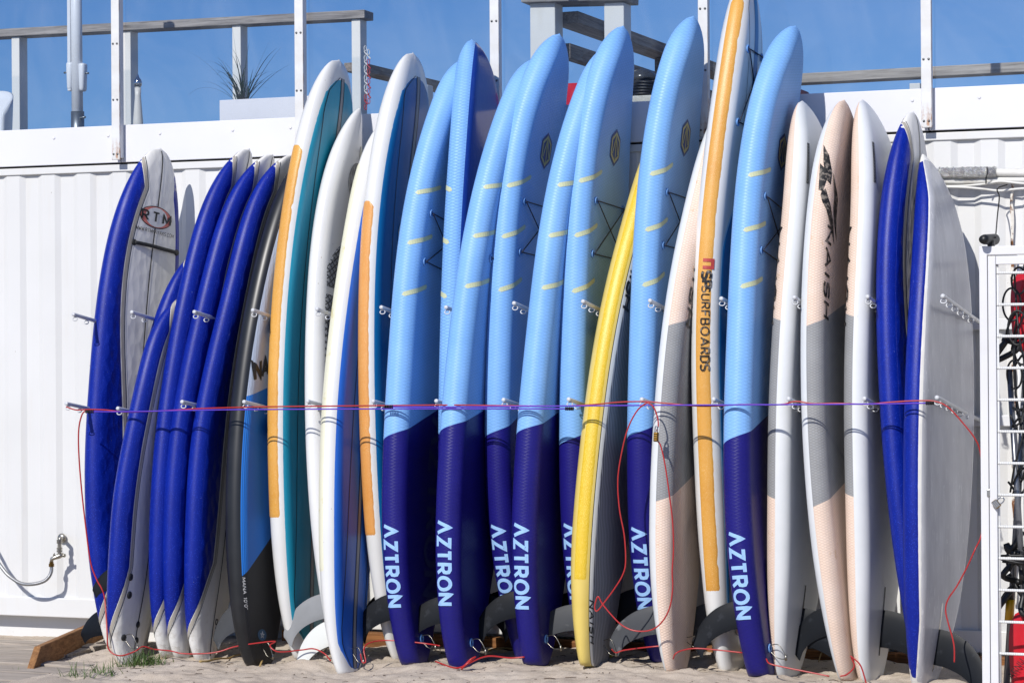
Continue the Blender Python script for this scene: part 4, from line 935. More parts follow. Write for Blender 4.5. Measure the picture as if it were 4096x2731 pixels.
k = n.mix(n.math('MULTIPLY', n.math('MULTIPLY', n.math('SUBTRACT', 1.0, gh), .5), n.math('MULTIPLY', deck, n.math('SUBTRACT', 1.0, white))), k, (0, .005, .03, 1))
hh = n.math('ADD', n.math('MULTIPLY', gh, n.math('SUBTRACT', 1.0, white)), n.math('MULTIPLY', n.math('MULTIPLY', wv.outputs[1], n.math('MULTIPLY', white, deck)), .35))
M_MANA = n.done(k, n.math('SUBTRACT', .55, n.math('MULTIPLY', n.math('SUBTRACT', 1.0, deck), .18)), n.bump(hh, .6, .003, n.bump(n.voro(170), .3, .0015)), spec=.5)
b, r = mk('B6', 'surfboard', 'black-railed board with a grooved bright blue and pale deck', M_MANA)
l = b.l_row(1500); tx, w_ = text2d('NAISH', .085, .28, .22, .15); c_ = across(b, b.hw(l)-.045, l-.02, .42)
dpart('lettering', b, r, M_LINE, tx, lambda u, v: c_(u+.005, v), .003)
tx, w_ = text2d('MANA 10\'0"', .017, .14, .3, 0, wide=1.25); dpart('lettering', b, r, M_PRTW, tx, down(b, b.l_row(2312), .045), .002)
l = b.l_row(2535); c_ = across(b, .03, l); em = dpart('emblem', b, r, mat('dark_teal_print', '1d4a6c', .5, .2, 40, 0), [disc2d(.048, .030, 24, 3)], c_, .002)
dpart('emblem_star', b, em, M_PRTW, [strip([(.022*math.cos(k*2.5133+1.57), .019*math.sin(k*2.5133+1.57)) for k in range(6)], .003, .02)], c_, .003)
fin(b, r, .20, .35, .22, .10, -1, M_FING); wire_loop(b, r, b.arc_p(.10, .02), .10)

# ---- long hard boards with taped rails
def ragged(seed, amp=.004):
    rnd = random.Random(seed); ph = [rnd.uniform(0, 6.3) for _ in range(6)]
    return lambda l: amp*(.16*math.sin(l*5+ph[0])+.2*math.sin(l*17+ph[1])+.2*math.sin(l*61+ph[2])+.2*math.sin(l*131+ph[3])-1.3*max(0, math.sin(l*7.3+ph[4])-.93)/.07*max(0, math.sin(l*71+ph[5])))
def tape(b, r, row0, row1, a0, a1, m, seed, point=False, name='rail_tape'):
    l1, l0 = b.l_row(row0), b.l_row(row1); g = ragged(seed)
    mid = .5*(a0+a1)
    top = (lambda l: min(1., .35+(l1-l)/.05)) if point else (lambda l: 1.)
    return ppart(name, b, r, m, l0, l1, lambda l: mid+(a0-mid)*top(l), lambda l: mid+(a1-mid)*top(l)+g(l), nl=150, na=8, off=.0022)
def panel(b, r, m, inset, l0, ln, lines=(), string=None, edge=True):
    env = lambda l: max(.004, b.hw(l)-.014-inset*math.exp(-(b.L-l)/.22))*math.sqrt(max(0.0001, min(1, (l-l0)/.12)*min(1, (b.L-ln-l)/.10)))
    ppart('deck_panel', b, r, m, l0, b.L-ln, lambda l: env(l), lambda l: -env(l), coord='p', nl=80, na=16, off=.0012)
    for p_, w_, mm in lines:
        ppart('deck_line', b, r, mm, l0+.02, b.L-ln-.012, lambda l: p_*min(1, env(l)/(abs(p_)+.03))+w_, lambda l: p_*min(1, env(l)/(abs(p_)+.03))-w_, coord='p', nl=70, na=1, off=.0030 if mm is M_LINE else .0024, skirt=False)
b, r = mk('B7', 'longboard', 'white longboard with teal deck and torn amber tape on its rail', M_GEL, 'taped longboards')
panel(b, r, M_TEAL, .045, .06, .085, ((0, .014, M_GREYL), (.02, .0035, M_LINE), (-.02, .0035, M_LINE), (.19, .003, M_LINE)))
tape(b, r, 578, 2073, -.085, .022, M_TAPEY, 1, True); l = b.l_row(930); c_ = across(b, -.0, l)
em = dpart('emblem', b, r, M_LINE, [disc2d(.105, .085, 30, 2)], c_, .0042); dpart('emblem_disc', b, em, M_PRTW, [disc2d(.092, .074, 30, 3)], c_, .0052)
tx, w_ = text2d('N', .07, .25); dpart('lettering', b, em, M_PRTR, tx, lambda u, v: c_(u-.045, v-.035), .0062)
b, r = mk('B8', 'surfboard', 'plain white board with grey studded pads and faded grey mark', M_GEL)
l = b.l_row(690); c_ = across(b, -.03, l); dpart('faded_mark', b, r, mat('faded_grey_print', '8f8f8c', .6, .5, 40, 0, dirt='d8d6d0', damt=.8, dsc=22, dlo=.5, dhi=.6, stretch=(4, 4, .6)), [disc2d(.085, .10, 26, 4)], c_, .0015)
l = b.l_row(575); c_ = across(b, -.07, l); dpart('oval_sticker', b, r, M_TAPEW, [disc2d(.03, .038, 20, 3)], c_, .0015)
n = NT('grey_studded_rubber'); a, v = n.uv(); h = diamond(n, a, v, .05, .035); k = n.mix(h, lin('3f4145'), lin('85888c')); M_STUD = n.done(k, .7, n.bump(h, 1.0, .008), spec=.3)
def pad(b, r, r0, r1, p0, p1, m, name='traction_pad', off=.005, nose=.0):
    l1, l0 = b.l_row(r0), b.l_row(r1)
    cl = lambda l, p: math.copysign(min(abs(p), b.hw(l)-.03), p)
    sh = lambda l: math.sqrt(max(.02, min(1, (l1-l)/nose))) if nose else 1.
    return ppart(name, b, r, m, l0, l1, lambda l: cl(l, p0*sh(l)), lambda l: cl(l, p1*sh(l)), coord='p', nl=40, na=12, off=off)
pad(b, r, 950, 1145, .215, -.215, M_STUD, nose=.16); pad(b, r, 1170, 2050, .225, -.225, M_STUD)
fin(b, r, .20, .33, .30, .06, -1, mat('pale_grey_fin', '8d8f92', .42, .15, 9, .1, 90, spec=.2))
b, r = mk('B9', 'longboard', 'white square-tailed board with mid-blue deck and milky fin, standing foremost', M_GEL)
panel(b, r, M_MBLUE, .022, .012, .12, ((0, .013, M_GREYL), (.019, .0035, M_LINE), (-.019, .0035, M_LINE), (.13, .003, M_LINE), (-.13, .003, M_LINE)))
tape(b, r, 655, 2290, -.075, -.012, M_TAPEW, 4, True); fin(b, r, .17, .30, .25, .04, -1, M_FINW); wire_loop(b, r, b.arc_p(.12, .02), .12)
b, r = mk('B10', 'longboard', 'white longboard with deep blue deck and orange tape on its rail', M_GEL, 'taped longboards')
panel(b, r, M_DBLUE, .055, .06, .11, ((0, .014, M_GREYL), (.02, .0035, M_LINE), (-.02, .0035, M_LINE), (.17, .003, M_LINE)))
tape(b, r, 803, 2143, -.080, .020, M_TAPEO, 2, True); fin(b, r, .22, .36, .2, .09, -1, M_FINB)
l = b.l_row(918); c_ = across(b, .02, l); em = dpart('emblem', b, r, M_PRTW, [disc2d(.088, .080, 30, 3)], c_, .0042)
tx, w_ = text2d('N', .07, .25); dpart('lettering', b, em, M_PRTR, tx, lambda u, v: c_(u-.025, v-.035), .0052)

# ---- inflatable boards
G2 = 'light blue inflatable boards with navy tails'
HEXV = [(0, .115), (.058, .06), (.058, -.06), (0, -.115), (-.058, -.06), (-.058, .06)]
def aztron(key, label, bars, txt, hexrow=None, rings=None, ringarc=.15, loop=True):
    b, r = mk(key, 'inflatable_paddleboard', label, M_AZ, G2, 'paddleboard')
    for row in bars:
        l = b.l_row(row); dpart('yellow_bar', b, r, M_PRTY, [capsule2d(.005, -.034, .205, .040, .024, 16)], lambda u, v: (u, l+v), .0015)
    tx, w_ = text2d('^ZTRON', 1., .25, .34, 0, step=.12); l1, l0 = b.l_row(txt[0]), b.l_row(txt[1]); k = (l1-l0)/w_
    dpart('lettering', b, r, M_PRTL, tx, lambda u, v: (-.040+v*.068, l1-u*k), .0015)
    if key == 'A1':
     tx, w_ = text2d('^ZTRON', .16, .2, .3, 0, step=.3); lq = b.l_row(txt[0])+.58
     dpart('lettering', b, r, mat('dim_yellow_print', '3c466e', .6, .1, 20, 0) if 'dim_yellow_print' not in bpy.data.materials else bpy.data.materials['dim_yellow_print'], tx, lambda u, v: (b.arc_p(lq-u, .02-v), lq-u), .0015)
    if hexrow:
        l = b.l_row(hexrow); c_ = across(b, 0, l)
        em = dpart('emblem', b, r, M_PRTN, [poly2d([(x*1.35, y*.85) for x, y in HEXV], 14)], c_, .0018)
        dpart('emblem_outline', b, em, M_PRTG, [strip([(x, y*.64) for x, y in HEXV+[HEXV[0]]], .014, .04), strip([(-.042, -.034), (.0, .062), (.008, -.062)], .010, .03), strip([(.0, .058), (.042, -.034)], .010, .03)], c_, .0028)
    if rings: ring_cord(b, r, rings, ringarc)
    fin(b, r, .235, .37, .285, .10, -1, M_FINB)
    if loop:
        a = .16; o = part('leash_ring', ring(b.surf(a, .13, .003), b.normal(a, .13), .018, .005, 18, 6), M_RING, r, True); wire_loop(b, r, a, .13, .09, .04)
    return b, r
aztron('A1', 'light blue inflatable first right of the orange-taped longboard', (751, 953, 1158), (2103, 2424), 640, (840, 1037), .14)
b, r = mk('A2', 'inflatable_paddleboard', 'inflatable turned round, its glossy dark blue underside facing right', M_AZ2, G2, 'paddleboard')
for row in (742, 950, 1165):
    l = b.l_row(row); dpart('yellow_bar', b, r, M_PRTY, [capsule2d(-.205, .045, -.005, -.034, .024, 16)], lambda u, v: (u, l+v), .0015)
fin(b, r, .235, .37, .22, .10, 1, M_FINB)
aztron('A3', 'light blue inflatable just right of the turned-around one, tail foremost of its pair', (728, 924, 1125), (2087, 2416), None, (830, 1011), .17)
aztron('A4', 'light blue inflatable with hexagon logo, its tail half hidden by the next one', (720, 924, 1137), (2102, 2419), 568, (796, 1002))
aztron('A5', 'light blue inflatable squeezed between two hexagon-logo boards', (719, 922, 1130), (2096, 2428), None, (800, 1005), .17)
aztron('A6', 'light blue inflatable with hexagon logo, directly behind the yellow board', (702, 920, 1142), (2096, 2425), 559, (796, 1011), loop=False)
aztron('A7', 'tall light blue inflatable between the yellow board and a peach board', (673, 896, 1116), (2110, 2430), 519, (761, 976), loop=False)
aztron('A8', 'light blue inflatable right of the tallest orange-taped board', (687, 906, 1130), (2136, 2473), 554, (777, 995))

# ---- yellow board
n = NT('yellow_rail_grey_deck'); a, v = n.uv()
pale = n.mix(n.ramp(n.noise(4, 5), .3, .7), lin('d6bc60'), lin('e2ca72')); wh = lin('d9d9d2')
n_pad = n.math('GREATER_THAN', a, .082)
k = n.mix(n.math('GREATER_THAN', a, .053), pale, wh); k = n.mix(n.math('LESS_THAN', n.math('ABSOLUTE', n.math('SUBTRACT', a, .055)), .0022), k, lin('141414'))
w1 = n.new('ShaderNodeTexWave'); w1.inputs['Scale'].default_value = 3; w1.inputs['Distortion'].default_value = 2.5; w1.inputs['Detail'].default_value = 1; n.L.new(n.tc('Object'), w1.inputs[0])
mp = n.new('ShaderNodeMapping'); mp.inputs['Rotation'].default_value = (.0, .5, .0); n.L.new(n.tc('Object'), mp.inputs[0]); n.L.new(mp.outputs[0], w1.inputs[0])
gv = n.math('MULTIPLY', n.math('PINGPONG', n.math('DIVIDE', n.math('ADD', n.math('ADD', a, n.math('MULTIPLY', w1.outputs[1], .010)), n.math('MULTIPLY', v, .16)), .024), .5), 2.0)
k = n.mix(n_pad, k, n.mix(gv, lin('58595d'), lin('9c9da1')))
M_YEL = n.done(k, n.math('ADD', .30, n.math('MULTIPLY', n_pad, .35)), n.bump(n.math('MULTIPLY', gv, n_pad), .6, .004, n.bump(n.noise(8, 3), .1, .01)), spec=.5)
b, r = mk('Y', 'surfboard', 'yellow-railed board with dark grey grooved deck, leaning right', M_YEL)
tape(b, r, 742, 2322, -.030, .040, mat('bright_yellow_tape', 'dcb61c', .4, .08, 6, .35, 300, .002, dirt='f3e07a', damt=.5, dsc=260, dlo=.5, dhi=.6), 5)
tx, w_ = text2d('NAISH', .032, .22, .5, .2, wide=1.5); dpart('lettering', b, r, M_LINE, tx, down(b, b.l_row(2398), .057), .002)
tx, w_ = text2d('NAISH', .06, .25, .3, .2, wide=1.6); dpart('lettering', b, r, M_LINE, tx, down(b, b.l_row(960), .066), .003)
fin(b, r, .18, .31, .30, .08, -1, M_FING); wire_loop(b, r, b.arc_p(.12, -.02), .12)

# ---- peach and grey boards
def peach(name, right=True):
    n = NT(name); a, v = n.uv(); s_ = 1. if right else -1.
    aa = a if right else n.math('MULTIPLY', a, -1.0)
    dk = n.math('GREATER_THAN', aa, -.012 if right else .0)
    sl = n.math('MULTIPLY', aa, .38 if right else .30)
    g1 = n.math('LESS_THAN', v, sl); g2 = n.math('GREATER_THAN', v, n.math('SUBTRACT', sl, .855))
    pe = n.mix(n.ramp(n.noise(5, 6, .65), .3, .75), lin('e6ccb8'), lin('eed8c8')); pe = n.mix(n.math('MULTIPLY', n.ramp(n.noise(13, 8, .75, stretch=(1, 1, .5)), .63, .70), .6), pe, lin('cfa87c'))
    gy = n.mix(n.ramp(n.noise(6, 6), .3, .7), lin('8f9091'), lin('9c9d9e'))
    k = n.mix(n.math('MULTIPLY', g1, g2), pe, gy)
    wh = n.mix(n.ramp(n.noise(5, 6), .3, .7), lin('dcdedf'), lin('d3d6d7')); wh = scuffs(n, wh, 'a9a79e', .6, 8, (8, 8, .9), .68, .73)
    k = n.mix(dk, wh, k)
    h = diamond(n, a, v, .030, .013)
    k = n.mix(n.math('MULTIPLY', n.math('MULTIPLY', n.math('SUBTRACT', 1.0, h), dk), .14), k, (.05, .03, .02, 1))
    return n.done(k, n.math('ADD', .35, n.math('MULTIPLY', dk, .3)), n.bump(n.math('MULTIPLY', h, dk), .55, .003), spec=.4)
M_PEA, M_PEB = peach('peach_and_grey_deck'), peach('peach_deck_turned_away', False)
G3 = 'white boards with peach and grey decks'
def naish(b, r, row0, arc0, size=.062, wide=2.0):
    tx, w_ = text2d('NAISH', size, .24, .55, .22, wide=wide); dpart('lettering', b, r, M_PRTK, tx, down(b, b.l_row(row0), arc0), .002)
b, r = mk('P1', 'paddleboard', 'peach board with grey middle, left of the tallest board, red cable hanging before it', M_PEA, G3, 'paddleboard')
naish(b, r, 905, .085); fin(b, r, .19, .33, .31, .08, -1, M_FING); wire_loop(b, r, b.arc_p(.16, -.06), .16, .10, .03)
b, r = mk('P3', 'paddleboard', 'peach board with grey middle and big black flame mark, deck towards the viewer', M_PEA, G3, 'paddleboard')
naish(b, r, 905, .075, .058, 1.9)
FL = lambda x, y: (b.arc_px(b.l_row(y), x-float(np.interp(y, b.rows[::-1], b.lsil[::-1]))), b.l_row(y))
fl = dpart('flame_mark', b, r, M_PRTK, [poly2d(q, 16) for q in ([(3295, 585), (3316, 625), (3328, 690), (3322, 742), (3303, 722), (3294, 660)],
    [(3281, 660), (3300, 680), (3308, 720), (3290, 772), (3274, 770), (3278, 700)], [(3280, 778), (3302, 760), (3320, 820), (3331, 880), (3335, 972), (3320, 900), (3303, 840), (3288, 812)],
    [(3330, 690), (3341, 740), (3350, 780), (3343, 880), (3344, 955), (3335, 890), (3332, 830), (3337, 780)])], FL, .002)
wire_loop(b, r, b.arc_p(.10, .05), .10, .05, .06); fin(b, r, .22, .36, .26, .10, -1, M_FINB)
n = NT('white_underside_with_hatching'); a, v = n.uv(); k = n.mix(n.noise(4), lin('dfe3e4'), lin('e6e9ea')); M_PUND = n.done(k, .3)
n = NT('grey_hatching'); a, v = n.uv(); k = n.mix(n.math('GREATER_THAN', n.math('PINGPONG', n.math('DIVIDE', n.math('ADD', v, n.math('MULTIPLY', a, 1.2)), .009), .5), .22), lin('c9cdcf'), lin('55585b')); M_HATCH = n.done(k, .4)
for key, lab in (('P2', 'peach-decked board turned edge-on, right of the last light blue inflatable'), ('P4', 'peach-decked board turned edge-on beside the two blue boards at right')):
    b, r = mk(key, 'paddleboard', lab, M_PEB, G3, 'paddleboard')
    fin(b, r, .17, .35, .32, .02, 1, M_FINB); C_ = b.A.shape[1]
    ppart('fin_box', b, r, M_LINE, .13, .46, lambda l: .008, lambda l: -.008, coord='p', nl=10, na=1, off=.0015, skirt=False)
    rows = (560, 1320)
    ppart('hatched_stripe', b, r, M_HATCH, b.l_row(1240), b.l_row(650), lambda l: .0, lambda l: -.05+.02*(l-b.l_row(1240)), coord='p', nl=30, na=2, off=.0015, skirt=False)
    ppart('hatched_stripe', b, r, M_HATCH, b.l_row(1180), b.l_row(640), lambda l: -.09+.03*(l-b.l_row(1180)), lambda l: -.14+.05*(l-b.l_row(1180)), coord='p', nl=30, na=2, off=.0015, skirt=False)
    tx, w_ = text2d('S'*14, .018, .3, .25, .2); dpart('lettering', b, r, M_LINE, tx, down(b, b.l_row(585), .075), .0015)
    tx, w_ = text2d('NAISH', .06, .24, .55, .22, wide=2.0); dpart('lettering', b, r, M_PRTK, tx, lambda u, v: (-.105+v, b.l_row(905)-u), .002)

# ---- the tallest board
b, r = mk('N', 'longboard', 'tallest board, white with amber rail tape, its nose above the picture', M_GEL, 'taped longboards')
tape(b, r, -10, 2367, -.034, .046, M_TAPEY, 3, True)
MN = .0
tx, w_ = text2d('n', .046, .36, .3, 0, wide=1.3); l = b.l_row(1042); dpart('lettering', b, r, M_PRTR, tx, down(b, l, -.004), .0048)
tx, w_ = text2d('SP', .040, .32, .32, 0, wide=1.4); dpart('lettering', b, r, M_PRTK, tx, down(b, b.l_row(1088), -.004), .0048)
tx, w_ = text2d('SURFBOARDS', 1., .17, .34, 0, wide=1.2, step=.25); l1, l0 = b.l_row(1146), b.l_row(1482); dpart('lettering', b, r, M_PRTK, tx, lambda u, v: (-.002+v*.036, l1-u*(l1-l0)/w_), .0048)
ppart('blue_stripe', b, r, M_DBLUE, b.l_row(700), b.L-.12, lambda l: .035, lambda l: -.035, coord='p', nl=40, na=3, off=.0012, skirt=False)
for p_ in (.12, -.12): ppart('pinline', b, r, M_LINE, b.l_row(700), b.L-.12, lambda l: min(p_+.002, b.hw(l)-.05) if p_ > 0 else max(p_+.002, -b.hw(l)+.05), lambda l: min(p_-.002, b.hw(l)-.054) if p_ > 0 else max(p_-.002, -b.hw(l)+.054), coord='p', nl=40, na=1, off=.0014, skirt=False)
ppart('deck_pad_edge', b, r, mat('pale_blue_pad_edge', '9cc6e0', .5, .1, 20, 0), b.l_row(2478), b.l_row(735), lambda l: (b.hw(l)-.055)*math.sqrt(max(.01, min(1, (b.l_row(735)-l)/.30))), lambda l: -(b.hw(l)-.055), coord='p', nl=60, na=12, off=.002)
ppart('deck_pad', b, r, M_DBLUE, b.l_row(2470), b.l_row(742), lambda l: (b.hw(l)-.066)*math.sqrt(max(.01, min(1, (b.l_row(742)-l)/.30))), lambda l: -(b.hw(l)-.066), coord='p', nl=60, na=12, off=.005)
ring_cord(b, r, (190, 480), .13, .12)
l = b.l_row(425); c_ = across(b, -.02, l); em = dpart('emblem', b, r, M_LINE, [disc2d(.10, .065, 30, 2, .86)], c_, .002); tx, w_ = text2d('NSP', .06, .3, .25, .15); dpart('lettering', b, em, M_PRTR, tx, lambda u, v: c_(u-.06, v-.03), .003)
l = b.l_row(2528); c_ = across(b, .02, l); em = dpart('emblem', b, r, M_LINE, [disc2d(.075, .032, 30, 2, .88)], c_, .002); tx, w_ = text2d('NSP', .036, .26, .25, .15); dpart('lettering', b, em, M_PRTR, tx, lambda u, v: c_(u-.05, v-.018), .003)
fin(b, r, .20, .34, .26, .09, -1, M_FING)

# ---- two blue boards at the right end
G4 = 'blue soft boards at the right end'
b, r = soft('R1', 'blue board with white nose stripes, left of the pair at the right end', G4, wb=.06)
n = NT('grey_slick_underside'); a, v = n.uv()
k = n.mix(n.ramp(n.noise(3, 6, .65, stretch=(2, 2, .6)), .3, .75), lin('a0a1a7'), lin('c2c3c8'))
k = n.mix(n.math('MULTIPLY', n.ramp(n.noise(7, 9, .8, stretch=(7, 7, 1.1), dist=.8), .59, .63), .45), k, lin('dcdddf'))
k = n.mix(n.math('MULTIPLY', n.ramp(n.noise(3, 9, .8, stretch=(30, 30, 1.0)), .64, .70), .25), k, lin('75777d'))
M_SLICK = n.done(k, .24, n.bump(n.noise(5, 3), .12, .012), spec=.5)
b, r = mk('R2', 'soft_surfboard', 'rightmost board, blue-railed with a scratched grey underside and black fin', M_SDECK, G4)
hi = lambda l: b.T*.36*min(ramp01((l-.02)/.3), ramp01((b.L-l)/.25)); lo = lambda l: -b.half(l)*.5*min(ramp01((l-.05)/.4), ramp01((b.L-.0-l)/.2))
ppart('blue_rail', b, r, M_BLUE, .03, b.L-.012, lo, hi, nl=60, na=12)
ppart('slick_underside', b, r, M_SLICK, .008, b.L-.012, lambda l: hi(l)+.0025, lambda l: b.half(l)-.002, nl=60, na=18, off=.0018)
fin(b, r, .13, .30, .29, -.02, 1, M_FINB)
M_CHROME = mat('bright_metal', 'c9cac8', .2, .1, 30, 0, metal=1)
ppart('fin_box', b, r, M_CHROME, .08, .44, lambda l: .011, lambda l: -.011, coord='p', nl=12, na=3, off=.004)

# ================================================================ pegs, cables, fittings
YP, YPU = -.95, -.875
UPX = [(292, 1257), (526, 1248), (776, 1247), (1010, 1240), (1266.6, 1235.5), (1524, 1228.5), (1783, 1228.5), (2055, 1212), (2331, 1205), (2599, 1202), (2884, 1193.5), (3176, 1189), (3469, 1186), (3770, 1183)]
LPX = [(264, 1613), (470, 1632.5), (727, 1606), (975, 1606), (1229, 1603.5), (1491, 1603.5), (1744, 1602.5), (2013, 1598), (2273.6, 1596), (2566, 1596), (2853.6, 1595.5), (3153.6, 1594), (3456.7, 1593), (3746.7, 1589)]
M_PEG = mat('galvanised_white_rod', 'd3d5d8', .35, .12, 20, .1, 60, dirt='9b9c9e', damt=.4, dsc=12)
TL = math.tan(.1437)
def peg(tip, label, group):
    L_ = -tip[1]+.0; base = tip+np.array([.05 if tip[0] > 1.95 else .0, L_, -L_*TL])
    o = thing('wall_peg', label, 'peg', base, group)
    d = (base-tip)/np.linalg.norm(base-tip)
    part('rod', tube([tip, tip+d*.004, base], [.0095, .0105, .0105], 12), M_PEG, o, True)
    for i in range(6):
        c = tip+d*(.02+.118*i)+np.array([0, 0, -.022]); part('eyelet', ring(c, d, .0095, .0030, 14, 5, sx=1.5, axis=(1, 0, 0)), M_PEG, o, True)
    return o
PW = 12
for i, q in enumerate(UPX): peg(atY(q[0], q[1], YPU if i < 13 else -.95), 'white steel peg in the upper row, %s from the left' % ordn[i], 'upper row of board pegs')
for i, q in enumerate(LPX): peg(atY(q[0], q[1], YP), 'white steel peg in the lower row, %s from the left' % ordn[i], 'lower row of board pegs')
for nm, pts, YQ in (('upper', UPX, YPU), ('lower', LPX, YP)):
    a, b = atY(*pts[0], YQ), atY(*pts[-1], YQ); s_ = (b[2]-a[2])/(b[0]-a[0]); dz = YQ*TL
    za, zb = a[2]+dz+s_*(-2.15-a[0]), b[2]+dz+s_*(2.46-b[0])
    o = part('peg_rail', beam((-2.15, .004, za), (2.46, .004, zb), .012, .055, bev=.003), M_WHITE, loc=(0, 0, za)); tag(o, 'white flat bar on the container carrying the %s pegs' % nm, 'rail')

D2F = 4096/2352
def dpts(l, Y): return [atY(x*D2F, y*D2F, (p[0] if p else Y)) for x, y, *p in l]
M_RED = mat('red_coated_cable', 'ae2a2a', .32, .1, 30, 0); M_PUR = mat('violet_bungee', '5a34c0', .55, .2, 120, .3, 400); M_KNOT = mat('black_whipping', '121214', .6, .2, 50, .4, 300)
YR = -1.0
def cable(label, pts, r_=.0036, m=M_RED, name='cable', sm=8, cat='cable', group=None):
    V, F = tube(pts, r_, 8, smooth=sm); o = part(name, (V, F), m, smooth=True, loc=pts[0]); return tag(o, label, cat, group)
cable('red cable strung along the lower pegs across all the boards', dpts([(152, 934), (175, 941), (205, 940), (240, 941), (285, 946), (330, 945), (400, 942), (460, 938), (600, 934), (740, 932.5), (900, 931), (1050, 930), (1200, 932), (1300, 932), (1360, 929), (1420, 923.5), (1480, 922), (1530, 926), (1600, 932), (1640, 932), (1700, 929), (1790, 929), (1818, 923), (1835, 922), (1870, 927), (1920, 926), (1990, 928), (2050, 923), (2110, 920), (2150, 922), (2180, 937), (2215, 975), (2240, 1008), (2252, 1040, -.98), (2262, 1120, -.95)], YR))
for lab, pts in (('violet bungee cord from the left end to the middle', [(206, 945), (300, 945), (500, 941), (800, 939), (1100, 938.5), (1308, 938.5)]),
                 ('violet bungee cord from the middle to the right end', [(893, 934), (1000, 934.5), (1200, 933), (1500, 930.5), (1800, 929), (2000, 927.5), (2136, 925.5)])):
    V, F = tube(dpts(pts, YR-.012), .0034, 8, smooth=6); o = thing('bungee_cord', lab, 'bungee cord', dpts(pts[:1], YR)[0]); part('cord', (V, F), M_PUR, o, True)
    for e in (pts[0], pts[-1]):
        for k_ in range(5): part('whipping', ring(dpts([(e[0]+(k_-2)*4, e[1])], YR-.012)[0], (1, 0, 0), .0065, .0032, 10, 5), M_KNOT, o, True)
cable('red cable drooping from the first lower peg down to the leftmost tails', dpts([(196, 943), (188, 953), (181, 985), (181, 1040), (187, 1120), (197, 1210), (208, 1290), (222, 1330, -1.0), (234, 1352, -1.0), (241, 1378, -1.0), (246, 1450, -1.06), (250, 1490, -1.06), (275, 1505, -1.06), (310, 1495, -1.06), (328, 1484, -1.02), (352, 1490, -.98)], YR), .004)
cable('red cable loop hanging in front of the yellow and peach boards', dpts([(1508, 990), (1512, 976), (1510, 958), (1503, 938), (1494, 928), (1484, 926), (1462, 945), (1440, 990), (1424, 1060), (1419, 1110), (1423, 1170), (1434, 1230), (1437, 1290), (1430, 1320), (1412, 1350), (1390, 1380), (1372, 1402), (1366, 1395), (1370, 1375), (1375, 1370), (1383, 1385), (1405, 1412), (1430, 1436), (1460, 1448), (1495, 1446), (1520, 1428), (1538, 1395), (1545, 1350), (1544, 1310), (1547, 1260), (1545, 1200), (1538, 1140), (1528, 1070), (1518, 1025), (1510, 1012)], -1.045), .0036)
cable('red cable hanging down past the right grey board beside the cage', dpts([(2262, 1190, -.95), (2252, 1235, -.98), (2240, 1260), (2222, 1300), (2198, 1345), (2178, 1375), (2172, 1400), (2178, 1430), (2188, 1465), (2192, 1490), (2192, 1520)], -1.02))
# padlock on the loop
def padlock(label, c, tilt, sx, sz, m, rows, ax=(1, 0, 0)):
    o = thing('padlock', label, 'padlock', c); R = Matrix.Rotation(tilt, 4, 'Y')
    tr = lambda V: [tuple(Vector(c)+R @ Vector(v)) for v in V]
    V, F = bbox(-sx/2, sx/2, -.011, .011, -sz/2, sz/2, .004); bd = part('lock_body', (tr(V), F), m, o, True)
    V, F = tube([(-sx*.3, 0, sz/2-.004), (-sx*.3, 0, sz/2+.016), (-sx*.15, 0, sz/2+.027), (sx*.15, 0, sz/2+.027), (sx*.3, 0, sz/2+.016), (sx*.3, 0, sz/2-.004)], .003, 8, smooth=4); part('shackle', (tr(V), F), M_CHROME, o, True)
    for k_ in range(rows):
        z = -sz/2+sz*(k_+.7)/(rows+.4); V, F = bbox(-sx*.42, sx*.42, -.0145, -.009, z-.0045, z+.0045, .0015); part('dial', (tr(V), F), M_CHROME if rows == 3 else m, bd)
M_BRASS = mat('aged_brass', '8a6a34', .35, .3, 60, .2, 120, metal=.9)
pl_ = dpts([(1507, 1003)], -1.06)[0]; padlock('small brass combination padlock joining the ends of the red loop', tuple(pl_), .05, .022, .046, M_BRASS, 4)
q = dpts([(1516, 975), (1512, 988), (1508, 996)], -1.055)
# ground cable that runs through the tails
cable('red cable lying on the sand between the tails of the left boards', dpts([(352, 1490, -.98), (392, 1494, -.99), (420, 1500, -.98), (470, 1500, -.97), (505, 1495, -.95), (540, 1484, -.93), (590, 1476, -.93), (632, 1472, -.95), (620, 1482, -1.0), (640, 1496, -1.0), (690, 1492, -.93), (720, 1489, -.93), (745, 1500, -.97), (760, 1517, -.97)], -1), .0036)
cable('red cable arching past the square-tailed board on the sand', dpts([(828, 1500, -1.02), (832, 1519, -1.02), (840, 1518, -1.02), (836, 1490, -1.0), (848, 1476, -.96), (880, 1470, -.9), (930, 1472, -.88), (985, 1478, -.86), (1010, 1482, -.9)], -1), .0036)
cable('red cable knotted below the second navy tail', dpts([(1000, 1518, -.9), (1040, 1532, -1.0), (1062, 1530, -1.02), (1080, 1514, -1.02), (1092, 1508, -1.0), (1072, 1524, -1.03), (1060, 1536, -1.03), (1078, 1522, -1.02), (1120, 1506, -.95), (1170, 1510, -.9), (1205, 1508, -.88)], -1), .0042)
cable('red cable running behind the peach and tallest board tails', dpts([(1546, 1512, -.95), (1552, 1500, -.97), (1570, 1492, -.95), (1600, 1488, -.93), (1650, 1492, -.93), (1705, 1498, -.93)], -1), .0036)
cable('red cable on the sand at the foot of the rightmost boards', dpts([(1760, 1512, -1.0), (1768, 1523, -1.02), (1800, 1531, -1.02), (1850, 1541, -1.02), (1905, 1552, -1.02)], -1), .0036)
cable('red cable end looped through the flame-marked board tail', dpts([(1955, 1508, -1.0), (1962, 1530, -1.0), (1945, 1548, -1.0), (1930, 1552, -1.0)], -1), .0036)
